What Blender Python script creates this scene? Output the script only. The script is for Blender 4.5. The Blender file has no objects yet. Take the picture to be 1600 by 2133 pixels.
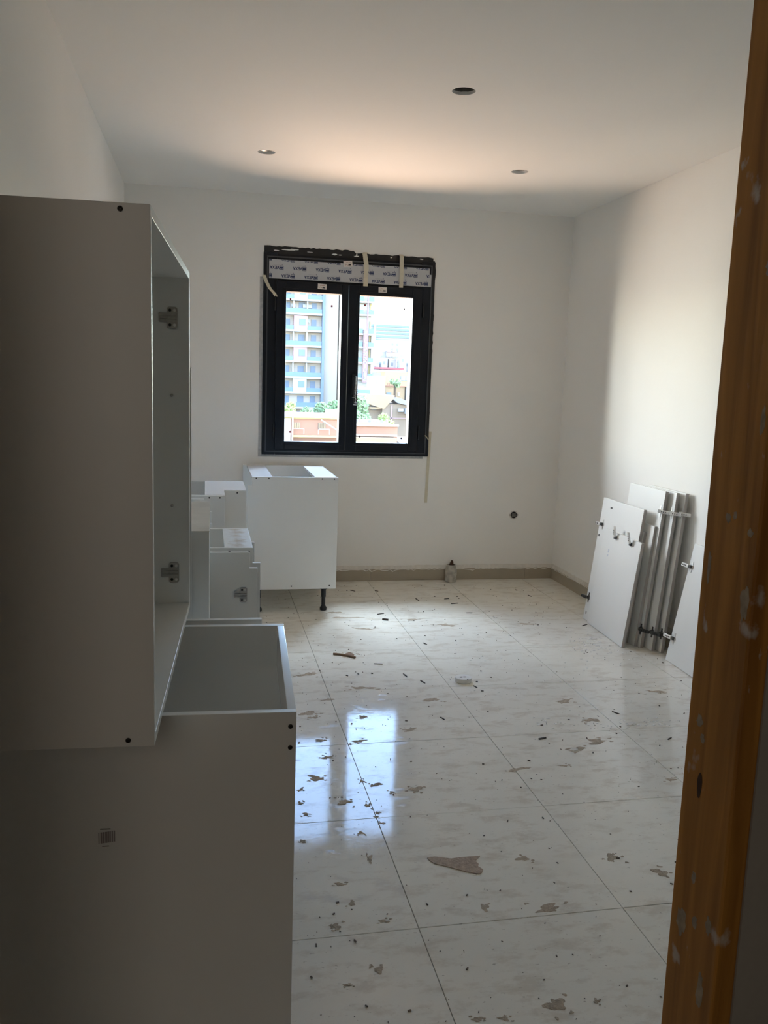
import bpy, bmesh, math, random
from mathutils import Vector, Matrix, Euler
PI = math.pi
R_ = math.radians
sc = bpy.context.scene
col = sc.collection
rnd = random.Random(7)

# ------------------------------------------------------------------ camera
CAM = Vector((-0.5676, -2.0651, 1.4647))
F_PX = 1791.46
yaw, pitch, roll = 0.2066, 0.1514, -0.0333
fwd = Vector((math.sin(yaw) * math.cos(pitch), math.cos(yaw) * math.cos(pitch), -math.sin(pitch)))
rgt = Vector((math.cos(yaw), -math.sin(yaw), 0))
dwn = fwd.cross(rgt)
r2 = rgt * math.cos(roll) + dwn * math.sin(roll)
d2 = -rgt * math.sin(roll) + dwn * math.cos(roll)
cd = bpy.data.cameras.new('camera')
cd.sensor_fit = 'VERTICAL'
cd.sensor_height = 24.0
cd.lens = F_PX / 2133.0 * 24.0
cd.clip_start = 0.05
cd.clip_end = 2000
cam = bpy.data.objects.new('camera', cd)
col.objects.link(cam)
M = Matrix((r2, -d2, -fwd)).transposed().to_4x4()
M.translation = CAM
cam.matrix_world = M
sc.camera = cam

# ------------------------------------------------------------------ sky, sun, added lamps, exposure
SUN_AZ, SUN_EL = R_(100), R_(52)          # azimuth from +Y towards +X
w = bpy.data.worlds.new('sky_world')
sc.world = w
w.use_nodes = True
nt = w.node_tree
bg = nt.nodes['Background']
sky = nt.nodes.new('ShaderNodeTexSky')
sky.sky_type = 'NISHITA'
sky.sun_disc = False
sky.sun_elevation = SUN_EL
sky.sun_rotation = SUN_AZ
sky.air_density = 1.0
sky.dust_density = 0.4
sky.ozone_density = 2.0
nt.links.new(sky.outputs[0], bg.inputs[0])
bg.inputs[1].default_value = 3.0
sl = bpy.data.lights.new('sun', 'SUN')
sl.energy = 4.0
sl.angle = R_(0.6)
sl.color = (1.0, 0.93, 0.82)
so = bpy.data.objects.new('sun', sl)
col.objects.link(so)
sdir = Vector((math.sin(SUN_AZ) * math.cos(SUN_EL), math.cos(SUN_AZ) * math.cos(SUN_EL), math.sin(SUN_EL)))
so.rotation_euler = sdir.to_track_quat('Z', 'Y').to_euler()
so.location = (30, 20, 60)

def area(name, loc, target, sx, sy, energy, color, portal=False):
    l = bpy.data.lights.new(name, 'AREA')
    l.shape = 'RECTANGLE'
    l.size, l.size_y = sx, sy
    l.energy = energy
    l.color = color
    o = bpy.data.objects.new(name, l)
    o.location = loc
    o.rotation_euler = (Vector(loc) - Vector(target)).to_track_quat('Z', 'Y').to_euler()
    col.objects.link(o)
    if portal:
        l.cycles.is_portal = True
    return o
area('window_portal', (0.42, 4.33, 1.54), (0.42, 0.0, 1.54), 1.2, 1.2, 1, (1, 1, 1), portal=True)
# added area lamp below window level, stands in for assumed yard bounce
area('assumed_yard_fill', (-2.0, 12.0, -6.0), (0.42, 4.1, 1.55), 20.0, 8.0, 6700, (1.0, 0.64, 0.42))
# added lamp left of the view, for assumed sunlit fronts not built here
area('assumed_facade_fill', (-10.5, 12.0, 3.0), (0.42, 4.1, 1.6), 11.0, 13.0, 10300, (1.0, 0.92, 0.80))
# added area lamp high outside, brightens the floor beyond what the sky gives
area('sky_fill', (1.6, 11.5, 11.5), (0.42, 4.1, 1.55), 9.0, 4.0, 3700, (0.78, 0.90, 1.0))
# added lamp behind the camera, no source seen; lifts near panels and timber
area('corridor_fill', (-1.5, -3.4, 1.7), (0.05, -1.0, 1.3), 1.4, 1.8, 5.0, (1.0, 0.92, 0.80))
sc.view_settings.view_transform = 'Standard'
sc.view_settings.look = 'None'
sc.view_settings.exposure = 0.66
sc.view_settings.gamma = 1.0
sc.view_settings.use_curve_mapping = False
sc.cycles.use_denoising = True
sc.cycles.max_bounces = 12
sc.cycles.diffuse_bounces = 8
sc.cycles.transparent_max_bounces = 12
sc.cycles.sample_clamp_indirect = 8.0
sc.cycles.caustics_reflective = False
sc.cycles.caustics_refractive = False

# ------------------------------------------------------------------ materials
MATS = {}
def mat(name, colr, rough=0.6, metal=0.0, var=0.0, vscale=4.0, spec=0.5, bump=0.0, bscale=60.0, col2=None, coat=0.0):
    m = bpy.data.materials.new(name)
    m.use_nodes = True
    t = m.node_tree
    b = t.nodes['Principled BSDF']
    b.inputs['Base Color'].default_value = (*colr, 1)
    b.inputs['Roughness'].default_value = rough
    b.inputs['Metallic'].default_value = metal
    b.inputs['Specular IOR Level'].default_value = spec
    b.inputs['Coat Weight'].default_value = coat
    tc = t.nodes.new('ShaderNodeTexCoord')
    if var > 0 or col2:
        n = t.nodes.new('ShaderNodeTexNoise')
        n.inputs['Scale'].default_value = vscale
        n.inputs['Detail'].default_value = 5
        t.links.new(tc.outputs['Object'], n.inputs['Vector'])
        mx = t.nodes.new('ShaderNodeMix')
        mx.data_type = 'RGBA'
        c2 = col2 or tuple(max(0, c * (1 - var)) for c in colr)
        mx.inputs['A'].default_value = (*colr, 1)
        mx.inputs['B'].default_value = (*c2, 1)
        rp = t.nodes.new('ShaderNodeMapRange')
        rp.inputs['From Min'].default_value = 0.35
        rp.inputs['From Max'].default_value = 0.7
        t.links.new(n.outputs['Fac'], rp.inputs['Value'])
        t.links.new(rp.outputs['Result'], mx.inputs['Factor'])
        t.links.new(mx.outputs['Result'], b.inputs['Base Color'])
    if bump > 0:
        n2 = t.nodes.new('ShaderNodeTexNoise')
        n2.inputs['Scale'].default_value = bscale
        n2.inputs['Detail'].default_value = 4
        t.links.new(tc.outputs['Object'], n2.inputs['Vector'])
        bp = t.nodes.new('ShaderNodeBump')
        bp.inputs['Strength'].default_value = bump
        bp.inputs['Distance'].default_value = 0.01
        t.links.new(n2.outputs['Fac'], bp.inputs['Height'])
        t.links.new(bp.outputs['Normal'], b.inputs['Normal'])
    MATS[name] = m
    return m

wall_m = mat('wall_paint', (0.87, 0.85, 0.81), 0.75, var=0.03, vscale=1.5, bump=0.05, bscale=25)
ceil_m = mat('ceiling_paint', (0.87, 0.85, 0.81), 0.8, var=0.02, vscale=1.0)
corr_m = mat('corridor_plaster', (0.44, 0.40, 0.355), 0.9, var=0.12, vscale=3, bump=0.2, bscale=30)
grout_m = mat('grout', (0.36, 0.33, 0.28), 0.9, var=0.3, vscale=20)
skirt_m = mat('skirting_tile', (0.40, 0.35, 0.27), 0.35, var=0.06, vscale=9)
plaster_m = mat('plaster', (0.72, 0.69, 0.63), 0.9, var=0.1, vscale=30)
mel_m = mat('white_melamine', (0.80, 0.795, 0.765), 0.36, var=0.025, vscale=3)
meltop_m = mat('white_melamine_edge', (0.80, 0.81, 0.81), 0.16)
back_m = mat('grey_backing_board', (0.55, 0.545, 0.52), 0.6)
dusty_m = mat('dusty_white_melamine', (0.74, 0.735, 0.71), 0.5, vscale=9, col2=(0.58, 0.55, 0.49))
screw_m = mat('dark_screw', (0.03, 0.026, 0.022), 0.45, metal=0.6)
nickel_m = mat('nickel', (0.42, 0.39, 0.35), 0.33, metal=0.9, var=0.2, vscale=60)
hingeb_m = mat('bright_steel', (0.74, 0.72, 0.68), 0.42, metal=0.45)
hinged_m = mat('dark_steel', (0.10, 0.095, 0.09), 0.4, metal=0.7)
blackpl_m = mat('black_plastic', (0.012, 0.012, 0.013), 0.45)
frame_m = mat('black_aluminium', (0.007, 0.010, 0.017), 0.38, var=0.3, vscale=14, spec=0.35)
seal_m = mat('black_sealant', (0.010, 0.010, 0.011), 0.6, var=0.4, vscale=40)
film_m = mat('grey_protective_film', (0.52, 0.53, 0.545), 0.4)
ink_m = mat('navy_ink', (0.03, 0.045, 0.12), 0.6)
inkgrey_m = mat('grey_ink', (0.36, 0.37, 0.40), 0.6)
paper_m = mat('paper_label', (0.74, 0.68, 0.63), 0.7)
inkred_m = mat('brown_ink', (0.35, 0.12, 0.07), 0.7)
inkblack_m = mat('black_ink', (0.02, 0.018, 0.018), 0.7)
tape_m = mat('masking_tape', (0.66, 0.60, 0.46), 0.75, var=0.08, vscale=30)
splinter_m = mat('dark_wood_splinter', (0.06, 0.045, 0.035), 0.8, var=0.4, vscale=50)
lightwood_m = mat('brown_wood_splinter', (0.27, 0.16, 0.09), 0.8, var=0.3, vscale=50)
mud_m = mat('dried_mud', (0.53, 0.445, 0.345), 0.95, var=0.25, vscale=60, spec=0.1, bump=0.5, bscale=200)
chip_m = mat('paint_chip', (0.90, 0.89, 0.86), 0.8)
scrap_m = mat('torn_plaster_scrap', (0.52, 0.41, 0.32), 0.95, var=0.3, vscale=60, bump=0.6, bscale=150)
cap_m = mat('white_plastic', (0.80, 0.79, 0.76), 0.4, var=0.1, vscale=40)
bottle_m = mat('plaster_caked_plastic', (0.60, 0.57, 0.50), 0.8, var=0.45, vscale=28, bump=0.5, bscale=60)
rust_m = mat('dark_brown_wood', (0.07, 0.03, 0.012), 0.7, var=0.4, vscale=60)
pipe_m = mat('grey_conduit', (0.22, 0.21, 0.19), 0.6, var=0.4, vscale=60)
void_m = mat('dark_void', (0.01, 0.009, 0.008), 0.9)

def glass_material():
    m = bpy.data.materials.new('window_glass')
    m.use_nodes = True
    t = m.node_tree
    t.nodes.remove(t.nodes['Principled BSDF'])
    out = t.nodes['Material Output']
    tr = t.nodes.new('ShaderNodeBsdfTransparent')
    tr.inputs[0].default_value = (0.95, 0.965, 0.96, 1)
    gl = t.nodes.new('ShaderNodeBsdfGlossy')
    gl.inputs['Roughness'].default_value = 0.02
    mx = t.nodes.new('ShaderNodeMixShader')
    lw = t.nodes.new('ShaderNodeLayerWeight')
    lw.inputs['Blend'].default_value = 0.12
    t.links.new(lw.outputs['Fresnel'], mx.inputs[0])
    t.links.new(tr.outputs[0], mx.inputs[1])
    t.links.new(gl.outputs[0], mx.inputs[2])
    veil = t.nodes.new('ShaderNodeBsdfTranslucent')  # white translucent share added as a haze veil over the view outside
    veil.inputs[0].default_value = (0.9, 0.9, 0.88, 1)
    m2 = t.nodes.new('ShaderNodeMixShader')
    m2.inputs[0].default_value = 0.004
    t.links.new(mx.outputs[0], m2.inputs[1])
    t.links.new(veil.outputs[0], m2.inputs[2])
    t.links.new(m2.outputs[0], out.inputs[0])
    return m
glass_m = glass_material()

def tile_material():
    m = bpy.data.materials.new('polished_cream_tile')
    m.use_nodes = True
    t = m.node_tree
    b = t.nodes['Principled BSDF']
    g = t.nodes.new('ShaderNodeNewGeometry')
    def noise(scale, detail=5, rough=0.55, stretch=(1, 1, 1), off=0.0):
        mp = t.nodes.new('ShaderNodeMapping')
        mp.inputs['Scale'].default_value = stretch
        mp.inputs['Location'].default_value = (off, off, 0)
        t.links.new(g.outputs['Position'], mp.inputs['Vector'])
        n = t.nodes.new('ShaderNodeTexNoise')
        n.inputs['Scale'].default_value = scale
        n.inputs['Detail'].default_value = detail
        n.inputs['Roughness'].default_value = rough
        t.links.new(mp.outputs[0], n.inputs['Vector'])
        return n.outputs['Fac']
    def ramp(src, a, bb, lo=0.0, hi=1.0):
        r = t.nodes.new('ShaderNodeMapRange')
        r.inputs['From Min'].default_value = a
        r.inputs['From Max'].default_value = bb
        r.inputs['To Min'].default_value = lo
        r.inputs['To Max'].default_value = hi
        t.links.new(src, r.inputs['Value'])
        return r.outputs['Result']
    def mixc(fac, A, B):
        x = t.nodes.new('ShaderNodeMix')
        x.data_type = 'RGBA'
        t.links.new(fac, x.inputs['Factor'])
        for s, v in (('A', A), ('B', B)):
            if isinstance(v, tuple):
                x.inputs[s].default_value = (*v, 1)
            else:
                t.links.new(v, x.inputs[s])
        return x.outputs['Result']
    def mul(a, bb):
        x = t.nodes.new('ShaderNodeMath')
        x.operation = 'MULTIPLY'
        t.links.new(a, x.inputs[0]); t.links.new(bb, x.inputs[1])
        return x.outputs[0]
    def mx2(a, bb):
        x = t.nodes.new('ShaderNodeMath')
        x.operation = 'MAXIMUM'
        t.links.new(a, x.inputs[0]); t.links.new(bb, x.inputs[1])
        return x.outputs[0]
    veins = ramp(noise(2.2, 6, 0.6, (1, 1.6, 1)), 0.35, 0.68)
    base = mixc(veins, (0.84, 0.815, 0.74), (0.79, 0.76, 0.68))
    zone = ramp(noise(1.6, 2, 0.5, (1, 1, 1), 3.3), 0.26, 0.46)
    smear = mul(ramp(noise(11, 6, 0.68, (0.75, 1.5, 1), 1.7), 0.505, 0.63), zone)
    grit = ramp(noise(95, 3, 0.6, (0.6, 1.1, 1), 5.1), 0.655, 0.71)
    grit = mul(grit, ramp(noise(3.0, 3, 0.5, (1, 1, 1), 9.0), 0.33, 0.5))
    c1 = mixc(ramp(smear, 0, 1, 0, 0.42), base, (0.53, 0.45, 0.35))
    c2 = mixc(ramp(grit, 0, 1, 0, 0.6), c1, (0.26, 0.21, 0.16))
    t.links.new(c2, b.inputs['Base Color'])
    film = ramp(noise(30, 5, 0.7, (1, 0.5, 1), 2.0), 0.40, 0.75, 0.045, 0.12)
    rr = mx2(film, mx2(ramp(smear, 0.35, 1, 0.0, 0.22), ramp(grit, 0, 1, 0.0, 0.7)))
    t.links.new(rr, b.inputs['Roughness'])
    b.inputs['Specular IOR Level'].default_value = 0.145
    bp = t.nodes.new('ShaderNodeBump')
    bp.inputs['Strength'].default_value = 0.06
    bp.inputs['Distance'].default_value = 0.002
    t.links.new(noise(45, 4, 0.6), bp.inputs['Height'])
    t.links.new(bp.outputs['Normal'], b.inputs['Normal'])
    return m
tile_m = tile_material()

def wood_material():
    m = bpy.data.materials.new('rough_brown_timber')
    m.use_nodes = True
    t = m.node_tree
    b = t.nodes['Principled BSDF']
    tc = t.nodes.new('ShaderNodeTexCoord')
    mp = t.nodes.new('ShaderNodeMapping')
    mp.inputs['Scale'].default_value = (14, 14, 0.9)
    t.links.new(tc.outputs['Object'], mp.inputs['Vector'])
    n = t.nodes.new('ShaderNodeTexNoise')
    n.inputs['Scale'].default_value = 2.2
    n.inputs['Detail'].default_value = 7
    n.inputs['Distortion'].default_value = 0.6
    t.links.new(mp.outputs[0], n.inputs['Vector'])
    cr = t.nodes.new('ShaderNodeValToRGB')
    cr.color_ramp.elements[0].position = 0.32
    cr.color_ramp.elements[0].color = (0.30, 0.115, 0.015, 1)
    cr.color_ramp.elements[1].position = 0.72
    cr.color_ramp.elements[1].color = (0.64, 0.29, 0.05, 1)
    t.links.new(n.outputs['Fac'], cr.inputs['Fac'])
    def splash(scale, a, bb, stretch, off):
        m2 = t.nodes.new('ShaderNodeMapping')
        m2.inputs['Scale'].default_value = stretch
        m2.inputs['Location'].default_value = (off, off, off)
        t.links.new(tc.outputs['Object'], m2.inputs['Vector'])
        k = t.nodes.new('ShaderNodeTexNoise')
        k.inputs['Scale'].default_value = scale
        k.inputs['Detail'].default_value = 5
        t.links.new(m2.outputs[0], k.inputs['Vector'])
        r = t.nodes.new('ShaderNodeMapRange')
        r.inputs['From Min'].default_value = a
        r.inputs['From Max'].default_value = bb
        r.inputs['To Max'].default_value = 0.75
        t.links.new(k.outputs['Fac'], r.inputs['Value'])
        return r.outputs['Result']
    prev = cr.outputs['Color']
    for args in ((16, 0.655, 0.72, (1, 1, 0.8), 2.0), (34, 0.66, 0.71, (1, 1, 0.5), 6.0)):
        x = t.nodes.new('ShaderNodeMix')
        x.data_type = 'RGBA'
        t.links.new(splash(*args), x.inputs['Factor'])
        t.links.new(prev, x.inputs['A'])
        x.inputs['B'].default_value = (0.62, 0.58, 0.52, 1)
        prev = x.outputs['Result']
    t.links.new(prev, b.inputs['Base Color'])
    b.inputs['Roughness'].default_value = 0.62
    bp = t.nodes.new('ShaderNodeBump')
    bp.inputs['Strength'].default_value = 0.25
    bp.inputs['Distance'].default_value = 0.004
    t.links.new(n.outputs['Fac'], bp.inputs['Height'])
    t.links.new(bp.outputs['Normal'], b.inputs['Normal'])
    return m
wood_m = wood_material()

# ------------------------------------------------------------------ mesh helpers
class MB:
    def __init__(s):
        s.v, s.f = [], []
    def add(s, vs, fs):
        k = len(s.v)
        s.v += [tuple(x) for x in vs]
        s.f += [tuple(i + k for i in f) for f in fs]
        return s
    def box(s, x0, x1, y0, y1, z0, z1, T=None):
        vs = [(x, y, z) for z in (z0, z1) for y in (y0, y1) for x in (x0, x1)]
        if T is not None:
            vs = [T @ Vector(q) for q in vs]
        return s.add(vs, [(0, 2, 3, 1), (4, 5, 7, 6), (0, 1, 5, 4), (2, 6, 7, 3), (0, 4, 6, 2), (1, 3, 7, 5)])
    def prism(s, pts, a, b, axis='y', T=None):
        """polygon pts (counter-clockwise seen along -axis) pushed from a to b along axis"""
        n = len(pts)
        def P(p, q):
            if axis == 'y': return Vector((p[0], q, p[1]))
            if axis == 'z': return Vector((p[0], p[1], q))
            return Vector((q, p[0], p[1]))
        vs = [P(p, a) for p in pts] + [P(p, b) for p in pts]
        if T is not None:
            vs = [T @ q for q in vs]
        fs = [tuple(range(n)), tuple(range(2 * n - 1, n - 1, -1))]
        fs += [(i, i + n, (i + 1) % n + n, (i + 1) % n) for i in range(n)]
        return s.add(vs, fs)
    def lathe(s, prof, seg=20, T=None, cap=True):
        """prof: list of (r, z)"""
        vs, fs = [], []
        for r, z in prof:
            for k in range(seg):
                a = 2 * PI * k / seg
                vs.append(Vector((r * math.cos(a), r * math.sin(a), z)))
        if T is not None:
            vs = [T @ q for q in vs]
        for j in range(len(prof) - 1):
            for k in range(seg):
                k2 = (k + 1) % seg
                fs.append((j * seg + k, j * seg + k2, (j + 1) * seg + k2, (j + 1) * seg + k))
        if cap:
            fs.append(tuple(range(seg - 1, -1, -1)))
            fs.append(tuple(range((len(prof) - 1) * seg, len(prof) * seg)))
        return s.add(vs, fs)
    def tube(s, pts, r, seg=8):
        pts = [Vector(p) for p in pts]
        rings = []
        for i, p in enumerate(pts):
            d = (pts[min(i + 1, len(pts) - 1)] - pts[max(i - 1, 0)]).normalized()
            u = d.orthogonal().normalized()
            if rings:
                u = (rings[-1] - d * rings[-1].dot(d)).normalized()
            rings.append(u)
            vv = d.cross(u)
            s.v += [tuple(p + (u * math.cos(2 * PI * k / seg) + vv * math.sin(2 * PI * k / seg)) * r) for k in range(seg)]
        b = len(s.v) - seg * len(pts)
        for j in range(len(pts) - 1):
            for k in range(seg):
                s.f.append((b + j * seg + k, b + j * seg + (k + 1) % seg, b + (j + 1) * seg + (k + 1) % seg, b + (j + 1) * seg + k))
        s.f.append(tuple(b + k for k in range(seg - 1, -1, -1)))
        s.f.append(tuple(b + (len(pts) - 1) * seg + k for k in range(seg)))
        return s

def obj(name, mb, m, parent=None, bevel=0.0, smooth=False):
    me = bpy.data.meshes.new(name)
    me.from_pydata(mb.v, [], mb.f)
    bm = bmesh.new()
    bm.from_mesh(me)
    bmesh.ops.recalc_face_normals(bm, faces=bm.faces)
    bm.to_mesh(me)
    bm.free()
    me.materials.append(m)
    if smooth:
        for p in me.polygons:
            p.use_smooth = True
        me.set_sharp_from_angle(angle=R_(40))
    o = bpy.data.objects.new(name, me)
    col.objects.link(o)
    if parent is not None:
        o.parent = parent
    if bevel > 0:
        bv = o.modifiers.new('bevel', 'BEVEL')
        bv.width = bevel
        bv.segments = 2
        bv.limit_method = 'ANGLE'
    return o
def B(name, m, parent, *bx, bevel=0.0):
    return obj(name, MB().box(*bx), m, parent, bevel)
def tag(o, label=None, cat=None, group=None, kind=None):
    if label: o['label'] = label
    if cat: o['category'] = cat
    if group: o['group'] = group
    if kind: o['kind'] = kind
    return o
def thing(name, label, cat, loc=(0, 0, 0), rz=0.0, group=None, kind=None):
    o = bpy.data.objects.new(name, None)
    o.empty_display_size = 0.1
    o.location = loc
    o.rotation_euler = (0, 0, rz)
    col.objects.link(o)
    return tag(o, label, cat, group, kind)

GLY = {
 'V': [[(0, 1), (.5, 0), (1, 1)]], 'E': [[(1, 1), (0, 1), (0, 0), (1, 0)], [(0, .5), (.8, .5)]],
 'X': [[(0, 0), (1, 1)], [(0, 1), (1, 0)]], 'A': [[(0, 0), (.5, 1), (1, 0)], [(.22, .36), (.78, .36)]],
 'H': [[(0, 0), (0, 1)], [(1, 0), (1, 1)], [(0, .5), (1, .5)]], 'I': [[(.5, 0), (.5, 1)]],
 'D': [[(0, 0), (0, 1), (.6, 1), (1, .7), (1, .3), (.6, 0), (0, 0)]], 'S': [[(1, .9), (.5, 1), (0, .78), (1, .25), (.5, 0), (0, .12)]],
 'L': [[(0, 1), (0, 0), (1, 0)]], 'F': [[(0, 0), (0, 1), (1, 1)], [(0, .52), (.8, .52)]],
 'M': [[(0, 0), (0, 1), (.5, .4), (1, 1), (1, 0)]]}
def stroke(mb, pts, wd, T):
    """flat ink strokes; T maps (x, z) to a 3D point"""
    for (x0, z0), (x1, z1) in zip(pts[:-1], pts[1:]):
        L = math.hypot(x1 - x0, z1 - z0) or 1e-9
        nx, nz = -(z1 - z0) / L * wd / 2, (x1 - x0) / L * wd / 2
        ex, ez = (x1 - x0) / L * wd * .3, (z1 - z0) / L * wd * .3
        q = [(x0 - ex + nx, z0 - ez + nz), (x0 - ex - nx, z0 - ez - nz), (x1 + ex - nx, z1 + ez - nz), (x1 + ex + nx, z1 + ez + nz)]
        mb.add([T(*p) for p in q], [(0, 1, 2, 3)])
def word(mb, txt, x, z, cw, h, gap, wd, T):
    for ch in txt:
        for pl in GLY[ch]:
            stroke(mb, [(x + p[0] * cw, z + p[1] * h) for p in pl], wd, T)
        x += cw + gap
    return x

# ------------------------------------------------------------------ room shell
XL, XR, YB, YF, ZC = -1.095, 2.049, 4.032, -1.0, 2.6834
WX0, WX1, WZ0, WZ1 = -0.185, 1.022, 0.926, 2.306     # window opening
CX0, CX1, CY0 = -1.9, 1.7, -3.7                       # corridor
def struct(o):
    o['kind'] = 'structure'
    return o
wb = MB()
wb.box(XL - .2, WX0, YB, YB + .25, -.1, ZC + .1).box(WX1, XR + .2, YB, YB + .25, -.1, ZC + .1)
wb.box(WX0, WX1, YB, YB + .25, -.1, WZ0).box(WX0, WX1, YB, YB + .25, WZ1, ZC + .1)
wall_back = struct(obj('wall_back', wb, wall_m))
wall_left = struct(B('wall_left', wall_m, None, XL - .2, XL, YF - .12, YB, -.1, ZC + .1))
wall_right = struct(B('wall_right', wall_m, None, XR, XR + .2, YF - .12, YB, -.1, ZC + .1))
DX0, DX1, DZ = -0.93, 0.145, 2.14                     # rough door opening in the front wall
wf = MB()
wf.box(XL, DX0, YF - .12, YF, -.1, ZC).box(DX1, XR, YF - .12, YF, -.1, ZC).box(DX0, DX1, YF - .12, YF, DZ + .03, ZC)
wall_front = struct(obj('wall_front', wf, corr_m))
wc = MB()
wc.box(CX0 - .1, CX0, CY0, YF - .12, -.1, ZC).box(CX1, CX1 + .1, CY0, YF - .12, -.1, ZC).box(CX0 - .1, CX1 + .1, CY0 - .1, CY0, -.1, ZC)
wc.box(CX0, XL - .2, YF - .14, YF - .12, -.1, ZC)
wall_corr = struct(obj('wall_corridor', wc, corr_m))
ceil2 = struct(B('ceiling_corridor', corr_m, None, CX0 - .1, CX1 + .1, CY0 - .1, YF - .12, ZC, ZC + .1))

# ceiling slab with the round cut-outs
HOLES = [(0.496, 1.655, 0.050), (-0.245, 2.938, 0.049), (1.206, 2.891, 0.049)]
bm = bmesh.new()
def loop(pts):
    vs = [bm.verts.new((x, y, ZC)) for x, y in pts]
    return [bm.edges.new((vs[i], vs[(i + 1) % len(vs)])) for i in range(len(vs))]
eds = loop([(XL, YF - .12), (XR, YF - .12), (XR, YB), (XL, YB)])
hrnd = random.Random(3)
for k, (hx, hy, hr) in enumerate(HOLES):
    pts = []
    for i in range(28):
        r = hr * (1 + (0.05 * (hrnd.random() - .5) if k == 0 else 0))
        pts.append((hx + r * math.cos(2 * PI * i / 28), hy + r * math.sin(2 * PI * i / 28)))
    eds += loop(pts)
bmesh.ops.triangle_fill(bm, use_beauty=True, edges=eds)
rim = [e for e in bm.edges if len(e.link_faces) == 1 and all(any((v.co.x - h[0]) ** 2 + (v.co.y - h[1]) ** 2 < (h[2] * 1.2) ** 2 for h in HOLES) for v in e.verts)]
ex = bmesh.ops.extrude_edge_only(bm, edges=rim)
for v in [g for g in ex['geom'] if isinstance(g, bmesh.types.BMVert)]:
    v.co.z += 0.014
me = bpy.data.meshes.new('ceiling')
bm.to_mesh(me); bm.free()
me.materials.append(ceil_m)
ceiling = bpy.data.objects.new('ceiling', me)
col.objects.link(ceiling); struct(ceiling)
B('slab', void_m, ceiling, XL - .2, XR + .2, YF - .12, YB + .25, ZC + .14, ZC + .24)
for hx, hy, hr in HOLES[1:]:
    t = thing('white_ceiling_cutout', 'round cut-out with white inside in ceiling, %s the black open hole' % ('left of' if hx < 0 else 'right of'), 'ceiling light', (hx, hy, ZC), group='white-lined cut-outs in the ceiling')
    obj('cup', MB().lathe([(hr - .002, .0), (hr - .003, .014), (hr - .008, .016), (.0005, .0165)], 28, cap=False), cap_m, t, smooth=True)  # white liner added in place of the hole's lit inside
    obj('inner_disc', MB().lathe([(hr - .020, .009), (hr - .026, .013), (.001, .0135)], 24, cap=False), nickel_m, t, smooth=True)
t = thing('open_ceiling_cutout', 'large black open round cut-out nearest in the ceiling, no lamp fitted', 'ceiling hole', (HOLES[0][0], HOLES[0][1], ZC))
obj('sleeve', MB().lathe([(.0495, .013), (.051, .03), (.062, .055)], 28, cap=False), pipe_m, t, smooth=True)
obj('void', MB().lathe([(.062, .055), (.09, .06), (.09, .12), (.0005, .121)], 24, cap=False), void_m, t)

# floor with separate polished tiles
fl = MB()
fl.box(XL - .2, XR + .2, YF - .2, YB + .25, -.12, -.004)
fl.box(CX0 - .1, CX1 + .1, CY0 - .1, YF - .2, -.12, 0)
floor = struct(obj('floor', fl, grout_m))
shared = {}
for i in range(-2, 4):
    for j in range(-2, 7):
        x0, x1 = max(.6 * i, XL), min(.6 * i + .6, XR)
        y0, y1 = max(.6 * j, YF - .2), min(.6 * j + .6, YB)
        if x1 - x0 < .03 or y1 - y0 < .03:
            continue
        key = (round(x1 - x0, 3), round(y1 - y0, 3))
        if key not in shared:
            a, b, g, c = (x1 - x0) / 2, (y1 - y0) / 2, .0010, .0006
            vs, fs = [], []
            for z, k in ((-.01, g), (-c, g), (0, g + c)):
                vs += [(-a + k, -b + k, z), (a - k, -b + k, z), (a - k, b - k, z), (-a + k, b - k, z)]
            for L in (0, 4):
                fs += [(L + q, L + (q + 1) % 4, L + 4 + (q + 1) % 4, L + 4 + q) for q in range(4)]
            fs.append((8, 9, 10, 11))
            me = bpy.data.meshes.new('tile')
            me.from_pydata(vs, [], fs)
            me.materials.append(tile_m)
            shared[key] = me
        o = bpy.data.objects.new('tile', shared[key])
        o.location = ((x0 + x1) / 2, (y0 + y1) / 2, (rnd.random() - .5) * .0006)
        o.parent = floor
        col.objects.link(o)

# skirting tiles with ragged plaster along their tops
def skirting(name, x0, y0, x1, y1, nrm, first):
    root = thing(name, None, None, kind='structure')
    L = math.hypot(x1 - x0, y1 - y0)
    d = Vector((x1 - x0, y1 - y0, 0)) / L
    T = Matrix((d, Vector((nrm[0], nrm[1], 0)), Vector((0, 0, 1)))).transposed().to_4x4()
    T.translation = Vector((x0, y0, 0))
    s = 0.0
    step = first
    while s < L - .01:
        e = min(s + step, L)
        obj('tile', MB().box(s + .001, e - .001, 0, .0085 + .0006 * rnd.random(), .0005, .088, T), skirt_m, root)
        s, step = e, .6
    n = max(8, int(L / .02))
    up, lo = [], []
    for k in range(n + 1):
        q = L * k / n
        up.append((q, .112 + .004 * rnd.random()))
        dip = .084 - .010 * rnd.random() ** 2 - (.014 * rnd.random() if rnd.random() < .10 else 0)
        lo.append((q, dip))
    mb = MB()
    vs = [T @ Vector((q, .0105, z)) for q, z in lo] + [T @ Vector((q, .0004, z)) for q, z in up]
    vs += [T @ Vector((q, .0, z)) for q, z in lo]
    m_ = n + 1
    fs = [(k, k + 1, m_ + k + 1, m_ + k) for k in range(n)] + [(k + 1, k, 2 * m_ + k, 2 * m_ + k + 1) for k in range(n)]
    mb.add(vs, fs)
    obj('plaster_lip', mb, plaster_m, root)
    return root
skirting('baseboard_back', XL, YB, XR, YB, (0, -1), .52)
skirting('baseboard_right', XR, YB - .01, XR, YF, (-1, 0), .6)
skirting('baseboard_left', XL, YF, XL, YB - .01, (1, 0), .4)

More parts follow.
